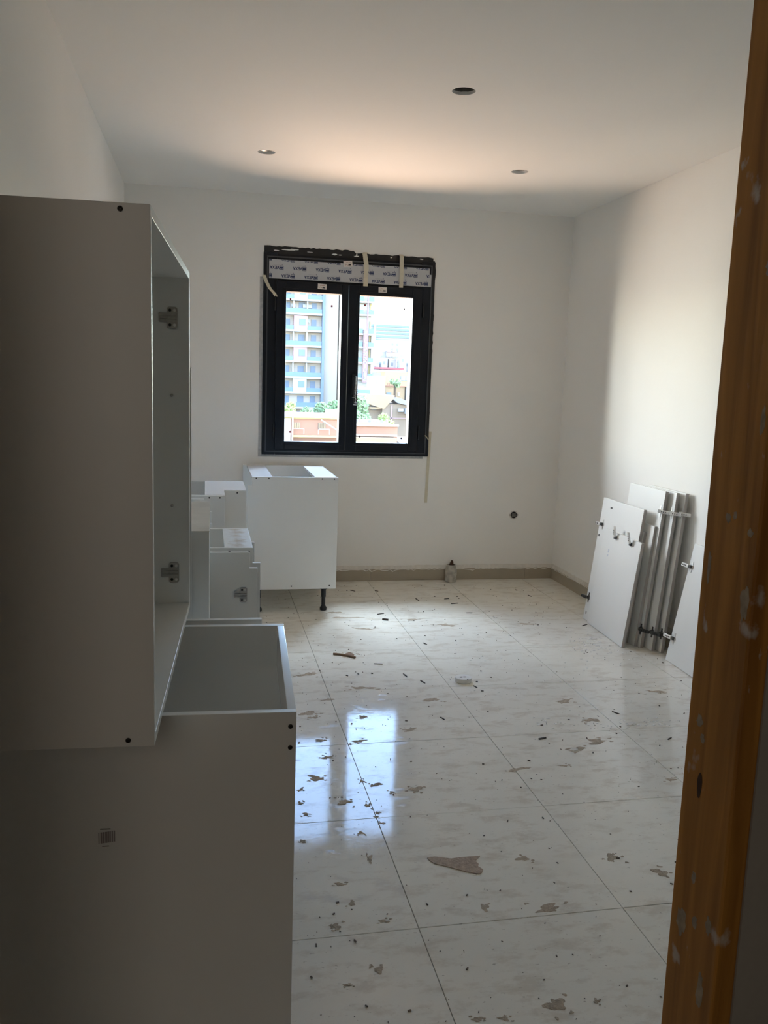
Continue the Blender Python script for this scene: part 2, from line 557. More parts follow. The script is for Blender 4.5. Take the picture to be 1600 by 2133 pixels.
# rough timber door lining that the camera looks past
lin = thing('trim_1', 'rough brown timber door lining spattered with white plaster, at the right edge', None, (DX1, YF, 0), kind='structure')
obj('post', MB().box(-.032, 0, -.118, .0, 0, DZ), wood_m, lin, bevel=.003)
obj('post', MB().box(DX0 - DX1, DX0 - DX1 + .032, -.118, 0, 0, DZ), wood_m, lin, bevel=.003)
obj('head', MB().box(DX0 - DX1, 0, -.118, 0, DZ, DZ + .03), wood_m, lin, bevel=.003)
kn = []
for k in range(16):
    a = 2 * PI * k / 16
    kn.append((-.043 + .0055 * math.cos(a) * (1 + .15 * math.sin(3 * a)), .917 + .019 * math.sin(a)))
obj('knot', MB().prism(kn, -.0325, -.0319, 'x'), rust_m, lin)
prnd = random.Random(21)
def splash(mb, y, z, ry, rz_, n=18):
    pts = []
    for k in range(n):
        a = 2 * PI * k / n
        r = .65 + .5 * prnd.random()
        pts.append((y + ry * r * math.cos(a), z + rz_ * r * math.sin(a)))
    mb.prism(pts, -.0326, -.0318, 'x')
sp = MB()
for y, z, ry, rz_ in ((-.103, 1.195, .011, .024), (-.052, 1.300, .006, .007), (-.066, 1.305, .004, .006), (-.101, 1.288, .006, .006), (-.030, 1.008, .008, .009), (-.040, .985, .005, .008),
                      (-.018, 1.225, .004, .022), (-.09, 1.62, .010, .012), (-.104, 1.43, .006, .02), (-.105, 1.79, .006, .03), (-.03, .70, .012, .022), (-.088, .63, .009, .03), (-.062, .72, .006, .010), (-.05, .78, .005, .010), (-.094, .735, .007, .014)):
    splash(sp, y, z, ry, rz_)
obj('plaster_splash', sp, mat('grey_plaster_splash', (0.48, 0.39, 0.28), 0.9, var=.4, vscale=60), lin)

# ------------------------------------------------------------------ window
win = thing('window_1', 'black aluminium casement window with shutter box and protective film', None, (0, YB, 0), kind='structure')
FY0, FY1 = -.012, .075
fr = MB()
fr.box(WX0, WX0 + .092, FY0, FY1, WZ0, 2.305).box(WX1 - .095, WX1, FY0, FY1, WZ0, 2.305)
fr.box(WX0 + .092, WX1 - .095, FY0, FY1, WZ0, .968).box(WX0 + .092, WX1 - .095, FY0 + .012, FY1, 2.285, 2.305)
obj('frame', fr, frame_m, win, bevel=.003)
fi = MB()
for a, b in ((WX0 + .022, WX0 + .030), (WX1 - .030, WX1 - .022)):
    fi.box(a, b, FY0 - .006, FY0, WZ0 + .02, 2.28)
fi.box(WX0 + .022, WX1 - .022, FY0 - .006, FY0, 2.272, 2.280).box(WX0 + .022, WX1 - .022, FY0 - .006, FY0, .944, .952)
obj('bead', fi, mat('grey_aluminium_edge', (0.09, 0.095, 0.105), 0.35, metal=.6), win)
B('shutter_box', frame_m, win, WX0 + .092, WX1 - .095, FY0 + .004, FY1, 2.108, 2.285, bevel=.002)
film = B('protective_film', film_m, win, -.149, .978, FY0 - .0092, FY0 - .0082, 2.131, 2.257)
fw = MB()
fw.box(.978, .992, FY0 - .0092, FY0 - .0082, 2.131, 2.215)
obj('loose_film_edge', fw, film_m, win)
pr, pg = MB(), MB()
fy = FY0 - .0096
FX0, FX1, FZ0, FZ1 = -.148, .977, 2.132, 2.256
def clipped(T):
    def f(x, z):
        p = T(x, z)
        return (min(max(p[0], FX0), FX1), p[1], min(max(p[2], FZ0), FZ1))
    return f
for row, z in enumerate((2.150, 2.2035, 2.257)):
    for k in range(-1, 9):
        cx = -.012 + .157 * k - (.0785 if row == 1 else 0)
        if cx < -.18 or cx > 1.04:
            continue
        T = clipped(lambda x, zz, cx=cx, z=z: (cx - x, fy, z - zz))
        for pl in ([(-.0370, -.0115), (-.0135, -.0115), (-.0135, .0115), (-.0370, .0115), (-.0370, -.0115)],):
            stroke(pr, pl, .0034, T)
        stroke(pr, [(-.033, .000), (-.0175, .000)], .011, T)
        stroke(pr, [(-.031, .0065), (-.0195, .0065)], .002, T)
        word(pr, 'VEXA', -.009, -.0085, .0115, .017, .0045, .0042, T)
        stroke(pg, [(-.030, -.0215), (.022, -.0205)], .0014, T)
        stroke(pg, [(-.012, -.0165), (.030, -.0160)], .0014, T)
        stroke(pr, [(-.0305, -.018), (-.0295, -.0225)], .003, T)
# drop slivers that the cut edge of the film removed
def dedup(mb):
    fs = []
    for f in mb.f:
        q = [Vector(mb.v[i]) for i in f]
        if ((q[1] - q[0]).cross(q[3] - q[0])).length > 1e-9 and ((q[2] - q[1]).cross(q[3] - q[2])).length > 1e-9:
            fs.append(f)
    mb.f = fs
dedup(pr); dedup(pg)
tag(obj('lettering', pr, ink_m, film), 'upside-down navy VEXA lettering with a square emblem')
obj('small_print', pg, inkgrey_m, film)

def sash(x0, x1, z0, z1, gx0, gx1, gz0, gz1, hinge_left):
    r = MB()
    sy0, sy1 = FY0 - .018, .05
    r.box(x0, gx0, sy0, sy1, z0, z1).box(gx1, x1, sy0, sy1, z0, z1).box(gx0, gx1, sy0, sy1, z0, gz0).box(gx0, gx1, sy0, sy1, gz1, z1)
    s = obj('sash', r, frame_m, win, bevel=.004)
    b = MB()
    k = .022
    for q in ((gx0 - k, gx0, gz0 - k, gz1 + k), (gx1, gx1 + k, gz0 - k, gz1 + k), (gx0, gx1, gz0 - k, gz0), (gx0, gx1, gz1, gz1 + k)):
        b.box(q[0], q[1], sy0 - .004, sy0 + .004, q[2], q[3])
    obj('glazing_bead', b, frame_m, s, bevel=.002)
    B('pane', glass_m, s, gx0 - .004, gx1 + .004, .018, .024, gz0 - .004, gz1 + .004)
    hx = x0 - .012 if hinge_left else x1 + .002
    for z in (1.965, 1.10):
        B('hinge', blackpl_m, s, hx, hx + .010, sy0 - .012, sy0 + .01, z - .05, z + .05, bevel=.003)
    return s
GZ0, GZ1 = 1.020, 2.048
sl_ = sash(-.098, .402, .962, 2.116, -.030, .354, GZ0, GZ1, True)
sr_ = sash(.405, .932, .962, 2.116, .482, .862, GZ0, GZ1, False)
dot_m = mat('red_pane_sticker', (0.42, 0.05, 0.06), 0.6)
dot2_m = mat('dark_pane_sticker', (0.06, 0.04, 0.05), 0.6)
for s, dots in ((sl_, ((.003, 2.000, dot_m), (.292, 1.968, dot_m), (.014, 1.085, dot_m))), (sr_, ((.528, 1.985, dot_m), (.812, 1.972, dot2_m), (.516, 1.062, dot2_m), (.824, 1.055, dot2_m)))):
    for x, z, m_ in dots:
        B('pane_sticker', m_, s, x - .006, x + .006, .0172, .0179, z - .0065, z + .0065)
# lever handle still in its crumpled wrapper
hd = obj('handle', MB().box(.440, .468, FY0 - .034, FY0 - .0225, 1.36, 1.50).box(.447, .461, FY0 - .060, FY0 - .034, 1.468, 1.486), blackpl_m, sr_, bevel=.003)
obj('lever', MB().box(.445, .463, FY0 - .072, FY0 - .056, 1.300, 1.49), blackpl_m, hd, bevel=.005)
cw = MB()
crnd = random.Random(5)
wrap_m = mat('clear_wrapper', (0.45, 0.47, 0.50), 0.12, metal=.7)
for k in range(7):
    x, z = .445 + .02 * crnd.random(), 1.385 - .016 * k
    a = crnd.random() * 2
    cw.add([(x - .012, FY0 - .076, z), (x + .014, FY0 - .080, z + .012 * a - .008), (x + .018, FY0 - .074, z + .012 * a - .002), (x - .008, FY0 - .078, z + .006)], [(0, 1, 2, 3)])
obj('wrapper', cw, wrap_m, hd)
# sealant and foam left around the frame
ed = []
srnd = random.Random(12)
topz = lambda x: 2.338 + (.010 if x < .45 else -.004) + .007 * (srnd.random() - .5)
N = 60
up = [(WX0 + .004 + (WX1 - WX0 - .02) * k / N, topz(WX0 + (WX1 - WX0) * k / N)) for k in range(N + 1)]
mb = MB()
mb.add([(x, -.004, 2.296) for x, z in up] + [(x, -.004, z) for x, z in up] + [(x, .001, z) for x, z in up],
       [(k, k + 1, N + 2 + k, N + 1 + k) for k in range(N)] + [(N + 1 + k, N + 2 + k, 2 * N + 3 + k, 2 * N + 2 + k) for k in range(N)])
lo = MB()
up2 = [(1.010 + .010 * (srnd.random() - .5) + .006, 1.06 + 1.25 * k / 40) for k in range(41)]
lo.add([(1.0, -.0135, z) for x, z in up2] + [(x + .004, -.0135, z) for x, z in up2], [(k, k + 1, 42 + k, 41 + k) for k in range(40)])
obj('sealant', mb, seal_m, win)
obj('sealant', lo, seal_m, win)
wc2 = MB()
for cx, cz, rx, rz_ in ((-.10, 2.318, .020, .003), (-.02, 2.326, .045, .004), (.02, 2.330, .03, .006), (.30, 2.316, .018, .006), (.34, 2.313, .012, .003), (.455, 2.312, .018, .004), (.455, 2.322, .004, .010), (.13, 2.320, .02, .002), (.70, 2.318, .008, .004), (.92, 2.32, .012, .004)):
    pts = [(cx + rx * (.7 + .5 * srnd.random()) * math.cos(2 * PI * k / 12), cz + rz_ * (.6 + .6 * srnd.random()) * math.sin(2 * PI * k / 12)) for k in range(12)]
    wc2.prism(pts, -.0062, -.0042, 'y')
obj('plaster_chip', wc2, chip_m, win)['kind'] = 'stuff'
rim_m = mat('grey_filler', (0.50, 0.50, 0.49), .8, var=.25, vscale=40)
rm = MB()
rm.box(WX0 - .024, WX0 - .001, -.003, 0, .908, 2.14).box(WX0 - .001, .985, -.003, 0, .908, .9255)
obj('filler', rm, rim_m, win)

def paper(name, label, x0, x1, z0, z1, yy, tilt):
    t = thing(name, label, 'paper label', ((x0 + x1) / 2, YB + yy, (z0 + z1) / 2), group='paper labels on the window')
    t.rotation_euler = (0, tilt, 0)
    a, b = (x1 - x0) / 2, (z1 - z0) / 2
    obj('paper', MB().box(-a, a, -.0008, 0, -b, b), paper_m, t)
    s1, s2 = MB(), MB()
    T = lambda x, z: (x, -.0011, z)
    stroke(s1, [(-.5 * a, .35 * b), (-.2 * a, .5 * b), (.1 * a, .35 * b), (.55 * a, .42 * b)], .003, T)
    stroke(s1, [(-.6 * a, -.5 * b), (-.45 * a, -.1 * b), (-.25 * a, -.4 * b), (0, -.5 * b)], .002, T)
    for k in range(3):
        x = .1 * a + k * .2 * a
        stroke(s2, [(x, -.55 * b), (x + .1 * a, -.1 * b), (x + .14 * a, -.55 * b)], .0035, T)
    obj('handwriting', s1, inkred_m, t)
    obj('handwriting', s2, inkblack_m, t)
paper('paper_label', 'small paper label stuck to the top of the left window sash', .185, .246, 2.074, 2.110, FY0 - .0185, .04)
paper('paper_label', 'small paper label stuck to the top of the right window sash', .612, .672, 2.074, 2.110, FY0 - .0185, -.02)
paper('paper_label', 'tilted paper label on the grey lettered film of the shutter box', .362, .424, 2.236, 2.275, FY0 - .0098, -.12)

def tape(label, path, wd):
    """ribbon of tape through (x, y, z, dx) stations; y is out from the wall"""
    vs = []
    for x, y, z in path:
        vs.append((x - wd / 2, y, z)); vs.append((x + wd / 2, y - .001, z))
    k = len(path)
    vs += [(x, y + .0005, z) for x, y, z in vs]
    fs = [(2 * i, 2 * i + 1, 2 * i + 3, 2 * i + 2) for i in range(k - 1)] + [(2 * k + 2 * i, 2 * k + 2 * i + 2, 2 * k + 2 * i + 3, 2 * k + 2 * i + 1) for i in range(k - 1)]
    o = obj('masking_tape', MB().add(vs, fs), tape_m)
    return tag(o, label, 'tape', 'strips of masking tape at the window')
yw = YB - .0015
tape('left one of two cream tape strips hanging across the lettered film', [(.516, yw - .006, 2.342), (.508, YB - .024, 2.332), (.522, YB - .030, 2.25), (.520, YB - .030, 2.18), (.518, YB - .0325, 2.110)], .032)
tape('right one of two cream tape strips hanging across the lettered film', [(.768, yw - .005, 2.344), (.772, YB - .022, 2.328), (.772, YB - .030, 2.25), (.774, YB - .030, 2.18), (.772, YB - .0325, 2.114)], .028)
tape('crooked cream tape peeling off at the upper left corner of the window', [(-.184, YB - .018, 2.150), (-.166, YB - .022, 2.105), (-.142, YB - .026, 2.06), (-.112, YB - .03, 2.03), (-.100, YB - .034, 2.008)], .024)
tape('long cream tape running down the wall below the right window corner', [(1.034, yw, 1.11), (1.030, yw - .001, .95), (1.026, yw - .001, .80), (1.024, yw - .001, .70), (1.022, yw, .585)], .021)
tape('short white tape curl at the lower right corner of the window', [(.992, YB - .020, 1.082), (1.005, YB - .026, 1.068), (1.018, YB - .022, 1.052)], .008)

# ------------------------------------------------------------------ cabinets
TH = .016
def screw(parent, x, y, z, axis='y', r=.0042):
    if axis == 'y':
        T = Matrix.Translation((x, y, z)) @ Matrix.Rotation(PI / 2, 4, 'X')
    else:
        T = Matrix.Translation((x, y, z))
    o = obj('screw', MB().lathe([(r, -.001), (r, .0012), (r * .55, .0016), (r * .3, .0004)], 14, T), screw_m, parent)
    return o
def hinge_plate(parent, x, y, z, s=1.0):
    """T shaped mounting plate on a face looking to -y; its wings at x"""
    pts = []
    def arc(cx, cz, r, a0, a1, n=4):
        return [(cx + r * math.cos(R_(a0 + (a1 - a0) * k / n)), cz + r * math.sin(R_(a0 + (a1 - a0) * k / n))) for k in range(n + 1)]
    w1, h1, r = .0125, .026, .006
    pts = arc(x + w1 - r, z + h1 - r, r, 0, 90) + arc(x - w1 + r, z + h1 - r, r, 90, 180)
    pts += [(x - w1, z + .011)] + arc(x - .029, z + .008, .003, 90, 180) + arc(x - .029, z - .008, .003, 180, 270) + [(x - w1, z - .011)]
    pts += arc(x - w1 + r, z - h1 + r, r, 180, 270) + arc(x + w1 - r, z - h1 + r, r, 270, 360)
    pl = obj('hinge_plate', MB().prism(pts, y - .003, y, 'y'), nickel_m, parent, bevel=.0008)
    g = MB()
    g.box(x - .029, x + .010, y - .0075, y - .003, z - .0055, z - .0030).box(x - .029, x + .010, y - .0075, y - .003, z + .0030, z + .0055)
    g.box(x - .028, x - .010, y - .0062, y - .003, z - .003, z + .003)
    obj('rail', g, nickel_m, pl, bevel=.0006)
    for dx in (-.005, .0058):
        for dz in (-.0175, .0175):
            T = Matrix.Translation((x + dx, y - .003, z + dz)) @ Matrix.Rotation(PI / 2, 4, 'X')
            obj('screw', MB().lathe([(.0036, -.0004), (.0036, .001), (.0016, .0016)], 12, T), screw_m if dx < 0 else hingeb_m, pl)
def leg(parent, x, y, ztop):
    T = Matrix.Translation((x, y, 0))
    l = obj('leg', MB().lathe([(.021, 0), (.022, .004), (.022, .018), (.017, .024), (.0125, .030), (.0125, ztop * .55), (.0155, ztop * .58), (.0155, ztop - .014), (.026, ztop - .012), (.026, ztop)], 18, T), blackpl_m, parent, smooth=True)
    return l
def base_cabinet(label, fx, ny, rz, W, D, z0, z1, near=True, far=True, nd=.027, nh=.055, sx=1, rails=(), group=None, bottom_screws=False, name='base_cabinet', cat='cabinet', legs=True):
    """front edge of the carcass at local x = 0, body towards -x*sx, near side at local y = 0"""
    t = thing(name, label, cat, (fx, ny, 0), rz, group)
    def side(y, cut):
        p = [(-D, z0), (0, z0)] + ([(0, z1 - nh), (-nd, z1 - nh), (-nd, z1)] if cut else [(0, z1)]) + [(-D, z1)]
        p = [(q[0] * sx, q[1]) for q in p]
        return obj('side_panel', MB().prism(p, y, y + TH, 'y'), mel_m, t, bevel=.0009)
    side(0, near)
    side(W - TH, far)
    def bx(n, a, b, y0, y1, c, d, m_, bev=.0009):
        a, b = (a * sx, b * sx) if sx > 0 else (b * sx, a * sx)
        return B(n, m_, t, a, b, y0, y1, c, d, bevel=bev)
    bx('bottom_panel', -D + .012, -.002, TH, W - TH, z0, z0 + TH, mel_m)
    bx('back_panel', -D + .002, -D + .008, TH, W - TH, z0 + TH, z1 - .004, back_m, 0)
    for n, a, b, c, d, m_ in rails:
        bx(n, a, b, TH, W - TH, c, d, m_)
    if legs:
        for x in (-.075, -D + .07):
            for y in (.055, W - .055):
                leg(t, x * sx, y, z0)
    return t
Z1 = .870
row = 'base cabinets stored along the left wall'
cabE = base_cabinet('nearest open-topped white base cabinet, carrying the tall wall cabinet', -.407, -.590, R_(-2.6), .566, .62, .15, Z1, near=False, far=False,
    rails=(('front_rail', -.016, 0, .770, Z1 - .0005, meltop_m),), group=row)
for z in (.843, .803):
    screw(cabE, -.0105, -.0003, z)
bc, bc2 = MB(), MB()
for k, (dx, wd_) in enumerate(((0, .0016), (.0035, .003), (.0075, .0032), (.0115, .0036), (.0155, .003), (.0190, .0024), (.0225, .0026), (.0265, .002))):
    bc.box(-.347 + dx, -.347 + dx + wd_, -.0004, .001, .634 + .0004 * k, .655 + .0004 * k)
bc2.box(-.344, -.326, -.0004, .001, .6605, .6625)
obj('barcode_print', bc, mat('faded_print', (0.30, 0.26, 0.25), .7), cabE)
obj('code_print', MB().box(-.341, -.329, -.0004, .001, .628, .6296), mat('faded_print_low', (0.22, 0.20, 0.17), .7), cabE)
obj('code_print', bc2, mat('faded_print_text', (0.22, 0.20, 0.17), .7), cabE)

cabF = base_cabinet('second white base cabinet from the front, railless top, hinge plate inside', -.404, .019, R_(-.7), .845, .575, .15, Z1, group=row)
hinge_plate(cabF, -.047, .845 - TH, .722)
def stain_material():
    m = mat('brown_stained_melamine', (0.77, 0.77, 0.75), 0.45)
    t = m.node_tree
    b = t.nodes['Principled BSDF']
    tc = t.nodes.new('ShaderNodeTexCoord')
    sx = t.nodes.new('ShaderNodeSeparateXYZ')
    t.links.new(tc.outputs['Object'], sx.inputs[0])
    n = t.nodes.new('ShaderNodeTexNoise')
    n.inputs['Scale'].default_value = 26
    n.inputs['Detail'].default_value = 6
    t.links.new(tc.outputs['Object'], n.inputs['Vector'])
    def math_(op, a, bb):
        x = t.nodes.new('ShaderNodeMath')
        x.operation = op
        for i, v in enumerate((a, bb)):
            if isinstance(v, float): x.inputs[i].default_value = v
            else: t.links.new(v, x.inputs[i])
        return x.outputs[0]
    d = math_('ABSOLUTE', math_('ADD', sx.outputs['X'], .078), 0.0)
    f = math_('SUBTRACT', n.outputs['Fac'], math_('MULTIPLY', d, 9.0))
    r = t.nodes.new('ShaderNodeMapRange')
    r.inputs['From Min'].default_value = .22
    r.inputs['From Max'].default_value = .56
    r.inputs['To Max'].default_value = .95
    t.links.new(f, r.inputs['Value'])
    x = t.nodes.new('ShaderNodeMix')
    x.data_type = 'RGBA'
    x.inputs['A'].default_value = (0.77, 0.77, 0.75, 1)
    x.inputs['B'].default_value = (0.50, 0.40, 0.28, 1)
    t.links.new(r.outputs['Result'], x.inputs['Factor'])
    t.links.new(x.outputs['Result'], b.inputs['Base Color'])
    return m
stain_m = stain_material()
cabC = base_cabinet('third white base cabinet from the front, brown-stained dusty top rail', -.379, .930, 0, .40, .60, .15, Z1,
    rails=(('top_rail', -.125, -.0265, Z1 - TH, Z1 - .0004, stain_m), ('top_rail', -.58, -.49, Z1 - TH, Z1 - .0004, dusty_m)), group=row)
for x in (-.108, -.041):
    screw(cabC, x, -.0003, .856)
cabH = base_cabinet('narrow white base cabinet half hidden behind the closed pale carcass', -.540, 1.800, 0, .362, .45, .15, Z1, nd=.036, nh=.062, group=row)

# corner cabinet with a stepped plan
cabB = thing('corner_base_cabinet', 'white corner base cabinet with stepped front, left of the cabinet under the window', 'cabinet', (-.475, 2.28, 0), 0, row)
z0 = .15
XF = .115
obj('side_panel', MB().box(-.56, 0, 0, TH, z0, Z1), mel_m, cabB, bevel=.0009)
obj('return_panel', MB().box(-TH, 0, TH, .19, z0, Z1), mel_m, cabB, bevel=.0009)
obj('front_panel', MB().box(0, XF, .19, .19 + TH, z0, Z1), mel_m, cabB, bevel=.0009)
obj('side_panel', MB().box(XF - TH, XF, .19 + TH, .61 - TH, z0, Z1), mel_m, cabB, bevel=.0009)
obj('side_panel', MB().box(-.56, XF, .61 - TH, .61, z0, Z1), mel_m, cabB, bevel=.0009)
obj('bottom_panel', MB().prism([(-.56, TH), (-TH, TH), (-TH, .19 + TH), (XF - TH, .19 + TH), (XF - TH, .594), (-.56, .594)], z0, z0 + TH, 'z'), mel_m, cabB)
obj('back_panel', MB().box(-.568, -.5605, 0, .61, z0, Z1), back_m, cabB)
obj('top_rail', MB().prism([(-.098, TH), (0, TH), (0, .19 + TH), (XF, .19 + TH), (XF, .594), (-.098, .594)], Z1, Z1 + .0012, 'z'), meltop_m, cabB)
for x, y in ((-.076, 0), (-.024, 0), (.068, .19)):
    screw(cabB, x, y - .0003, .858)
for x, y in ((-.5, .06), (-.06, .06), (-.5, .55), (.05, .55)):
    leg(cabB, x, y, z0)

ZA = .860
cabA = base_cabinet('white base cabinet on black legs standing under the window', -.318, 3.200, 0, .735, .558, .152, ZA, near=True, far=False, nd=.026, nh=.056, sx=-1,
    rails=(('top_rail', -.150, -.0262, ZA - TH, ZA - .0004, meltop_m), ('top_rail', -.552, -.415, ZA - TH, ZA - .0004, meltop_m)))
for x in (.051, .128, .457, .533):
    screw(cabA, x, -.0003, .850)
for x in (.276, .516):
    screw(cabA, x, -.0003, .172)

# tall wall cabinet standing on the first base cabinet
zu0, zu1 = Z1 + .0006, 1.709
WU, DU = .852, .40
cabU = thing('wall_cabinet', 'large open white wall cabinet standing upright in the left foreground', 'cabinet', (-.648, -.708, 0), R_(-2.7))
obj('side_panel', MB().box(-DU, 0, 0, TH, zu0, zu1), mel_m, cabU, bevel=.0009)
obj('side_panel', MB().box(-DU, 0, WU - TH, WU, zu0, zu1), mel_m, cabU, bevel=.0009)
obj('bottom_panel', MB().box(-DU, 0, TH, WU - TH, zu0, zu0 + TH), mel_m, cabU, bevel=.0009)
obj('top_panel', MB().box(-DU, 0, TH, WU - TH, zu1 - TH, zu1), mel_m, cabU, bevel=.0009)
obj('back_panel', MB().box(-DU + .004, -DU + .012, TH, WU - TH, zu0 + TH, zu1 - TH), back_m, cabU)
hinge_plate(cabU, -.040, WU - TH, 1.599)
hinge_plate(cabU, -.038, WU - TH, .967)
for z in (1.412, 1.138):
    T = Matrix.Translation((-.042, WU - TH, z)) @ Matrix.Rotation(PI / 2, 4, 'X')
    obj('shelf_pin', MB().lathe([(.004, 0), (.0036, .002), (.002, .0035)], 12, T), nickel_m, cabU)
for x, z in ((-.043, 1.700), (-.041, .882)):
    screw(cabU, x, -.0003, z)

# pale closed carcass and loose board standing inside the second base cabinet
zb = .1667
cabD = thing('wall_cabinet', 'pale closed cabinet carcass with scuffed top standing inside second base cabinet', 'cabinet', (-.559, .205, 0), R_(-.5))
dx, dw, dt = -.355, .55, 1.057
obj('side_panel', MB().box(dx, 0, 0, TH, zb, dt), mel_m, cabD, bevel=.0009)
obj('side_panel', MB().box(dx, 0, dw - TH, dw, zb, dt), mel_m, cabD, bevel=.0009)
obj('front_panel', MB().box(-TH, 0, TH, dw - TH, zb, dt), mel_m, cabD, bevel=.0009)
obj('back_panel', MB().box(dx, dx + .008, TH, dw - TH, zb, dt), back_m, cabD)
obj('top_panel', MB().box(dx, .0005, 0, dw, dt, dt + .002), mat('scuffed_pale_top', (0.66, 0.625, 0.56), .7, var=.14, vscale=8), cabD)
obj('bottom_panel', MB().box(dx + .008, -TH, TH, dw - TH, zb, zb + TH), mel_m, cabD)
bd = thing('loose_board', 'tall loose white board standing right behind the large wall cabinet', 'board', (-.604, .1745, zb))
obj('panel', MB().box(-.34, 0, 0, TH, 0, 1.481 - zb), mel_m, bd, bevel=.0009)
obj('edge_strip', MB().box(-.34, 0, 0, TH, 1.481 - zb, 1.4825 - zb), meltop_m, bd)

# ------------------------------------------------------------------ loose doors leaning on the right wall
def cup_hinge(parent, x, z, ang, arm=.052, dark=False, tilt=.012):
    """concealed hinge on the face y = 0 (outward -y); arm points along ang in the x-z plane"""
    T = Matrix.Translation((x, 0, z)) @ Matrix.Rotation(-ang, 4, 'Y')
    mb = MB()
    m1 = hinged_m if dark else hingeb_m
    mb.lathe([(.0172, -.001), (.0172, .0016), (.0145, .0020), (.0130, -.001)], 20, T @ Matrix.Rotation(PI / 2, 4, 'X'))
    mb.box(-.009, .004, -.0026, -.0006, -.031, .031, T)
    h = obj('hinge', mb, m1, parent, bevel=.0005)
    ck = MB().box(-.008, .010, -.016, -.0022, -.009, .009, T)
    obj('knuckle', ck, hinged_m, h, bevel=.002)
    am = MB()
    am.add([T @ Vector(q) for q in ((.004, -.020, -.010), (.004, -.020, .010), (.004, -.010, .010), (.004, -.010, -.010),
            (.004 + arm, -.020 - tilt, -.009), (.004 + arm, -.020 - tilt, .009), (.004 + arm, -.012 - tilt, .009), (.004 + arm, -.012 - tilt, -.009))],
           [(0, 1, 2, 3), (7, 6, 5, 4), (0, 4, 5, 1), (1, 5, 6, 2), (2, 6, 7, 3), (3, 7, 4, 0)])
    obj('arm', am, m1, h, bevel=.0015)
    sl2 = MB()
    for k in (.018, .029, .040):
        if k < arm:
            e = -tilt * k / arm
            sl2.box(.004 + k - .0035, .004 + k + .0035, -.0208 + e, -.0185 + e, -.0034, .0034, T)
    obj('slot', sl2, screw_m, h)
near_edge_m = mat('grey_near_edge', (0.42, 0.39, 0.36), 0.5)  # darker grey for the strip along each door's near edge
def door(label, bl, br, lean, h, group='loose cabinet doors leaning on the right wall', tilt=0.0):
    """bl far bottom corner, br near bottom corner of the visible face, lean = slope of x over z"""
    a, b = Vector((*bl, 0)), Vector((*br, 0))
    u = (b - a).normalized()
    wdt = (b - a).length
    v = Vector((lean, 0, 1))
    v = (v - u * v.dot(u)).normalized()
    mm = v.cross(u)
    T = Matrix((u, mm, v)).transposed().to_4x4()
    T.translation = a + Vector((0, 0, .018 * lean + .0006))
    t = thing('cabinet_door', label, 'door', group=group)
    t.matrix_world = T
    H = h / v.z
    obj('panel', MB().box(0, wdt - .0012, 0, .018, 0, H), mel_m, t, bevel=.0008)
    tag(obj('near_edge_strip', MB().box(wdt - .0012, wdt, 0, .018, 0, H), near_edge_m, t), 'grey strip along the near edge')
    return t, wdt, H
def mortise(t, x, z, w2=.010, h2=.006):
    obj('drill_mark', MB().box(x - w2, x + w2, -.0012, .0005, z - h2, z + h2), hinged_m, t, bevel=.0008)
T3, w_, H = door('rearmost of three tall white doors, touching the right wall', (1.941, 2.585), (1.941, 2.185), .082, .905)
cup_hinge(T3, w_ - .020, H - .115, 0, arm=.058, tilt=-.034)
cup_hinge(T3, w_ - .020, .105, 0, arm=.058, tilt=-.030, dark=True)
T2, w_, H = door('middle one of three tall white doors leaning on the right wall', (1.904, 2.625), (1.904, 2.222), .085, .903)
cup_hinge(T2, w_ - .020, H - .115, 0, arm=.058, tilt=-.034)
cup_hinge(T2, w_ - .020, .105, 0, arm=.058, tilt=-.030, dark=True)
T1, w_, H = door('front one of three tall white doors, broad face showing above the short ones', (1.868, 2.700), (1.868, 2.286), .090, .903)
cup_hinge(T1, w_ - .020, H - .115, 0, arm=.058, tilt=-.034)
cup_hinge(T1, w_ - .020, .105, 0, arm=.058, tilt=-.030, dark=True)
D4, w_, H = door('narrow white door strip in front of the tall doors, second highest', (1.845, 2.74), (1.845, 2.315), .10, .700)
D3, w_, H = door('short white door whose edge shows just behind the two wide doors', (1.825, 2.78), (1.825, 2.388), .105, .655)
D2, w_, H = door('wide white door directly behind the front door, hinges on its left edge', (1.803, 2.915), (1.800, 2.395), .110, .782)
cup_hinge(D2, .046, H - .165, PI, arm=.030)
cup_hinge(D2, .030, .145, PI, arm=.044, dark=True)
mortise(D2, .124, H - .050, .013, .005)
mortise(D2, .020, H - .240, .007, .007)
mortise(D2, .030, .045, .005, .008)
D1, w_, H = door('frontmost white door with two hinges along its top edge', (1.785, 2.817), (1.758, 2.298), .122, .606)
cup_hinge(D1, .190, H - .030, PI / 2, arm=.065)
cup_hinge(D1, w_ - .118, H - .030, PI / 2, arm=.065, tilt=.02)
pm = MB()
pm.box(.108, .122, -.0005, .001, H - .135, H - .115).box(.112, .119, -.0005, .001, H - .160, H - .145)
obj('blue_mark', pm, mat('pale_blue_mark', (0.55, 0.58, 0.66), .7), D1)
DR, w_, H = door('lone white door at right, partly hidden by the brown timber post', (1.905, 2.072), (1.888, 1.655), .176, .648)
cup_hinge(DR, .028, H - .125, PI, arm=.050)
cup_hinge(DR, .034, .130, PI, arm=.060)

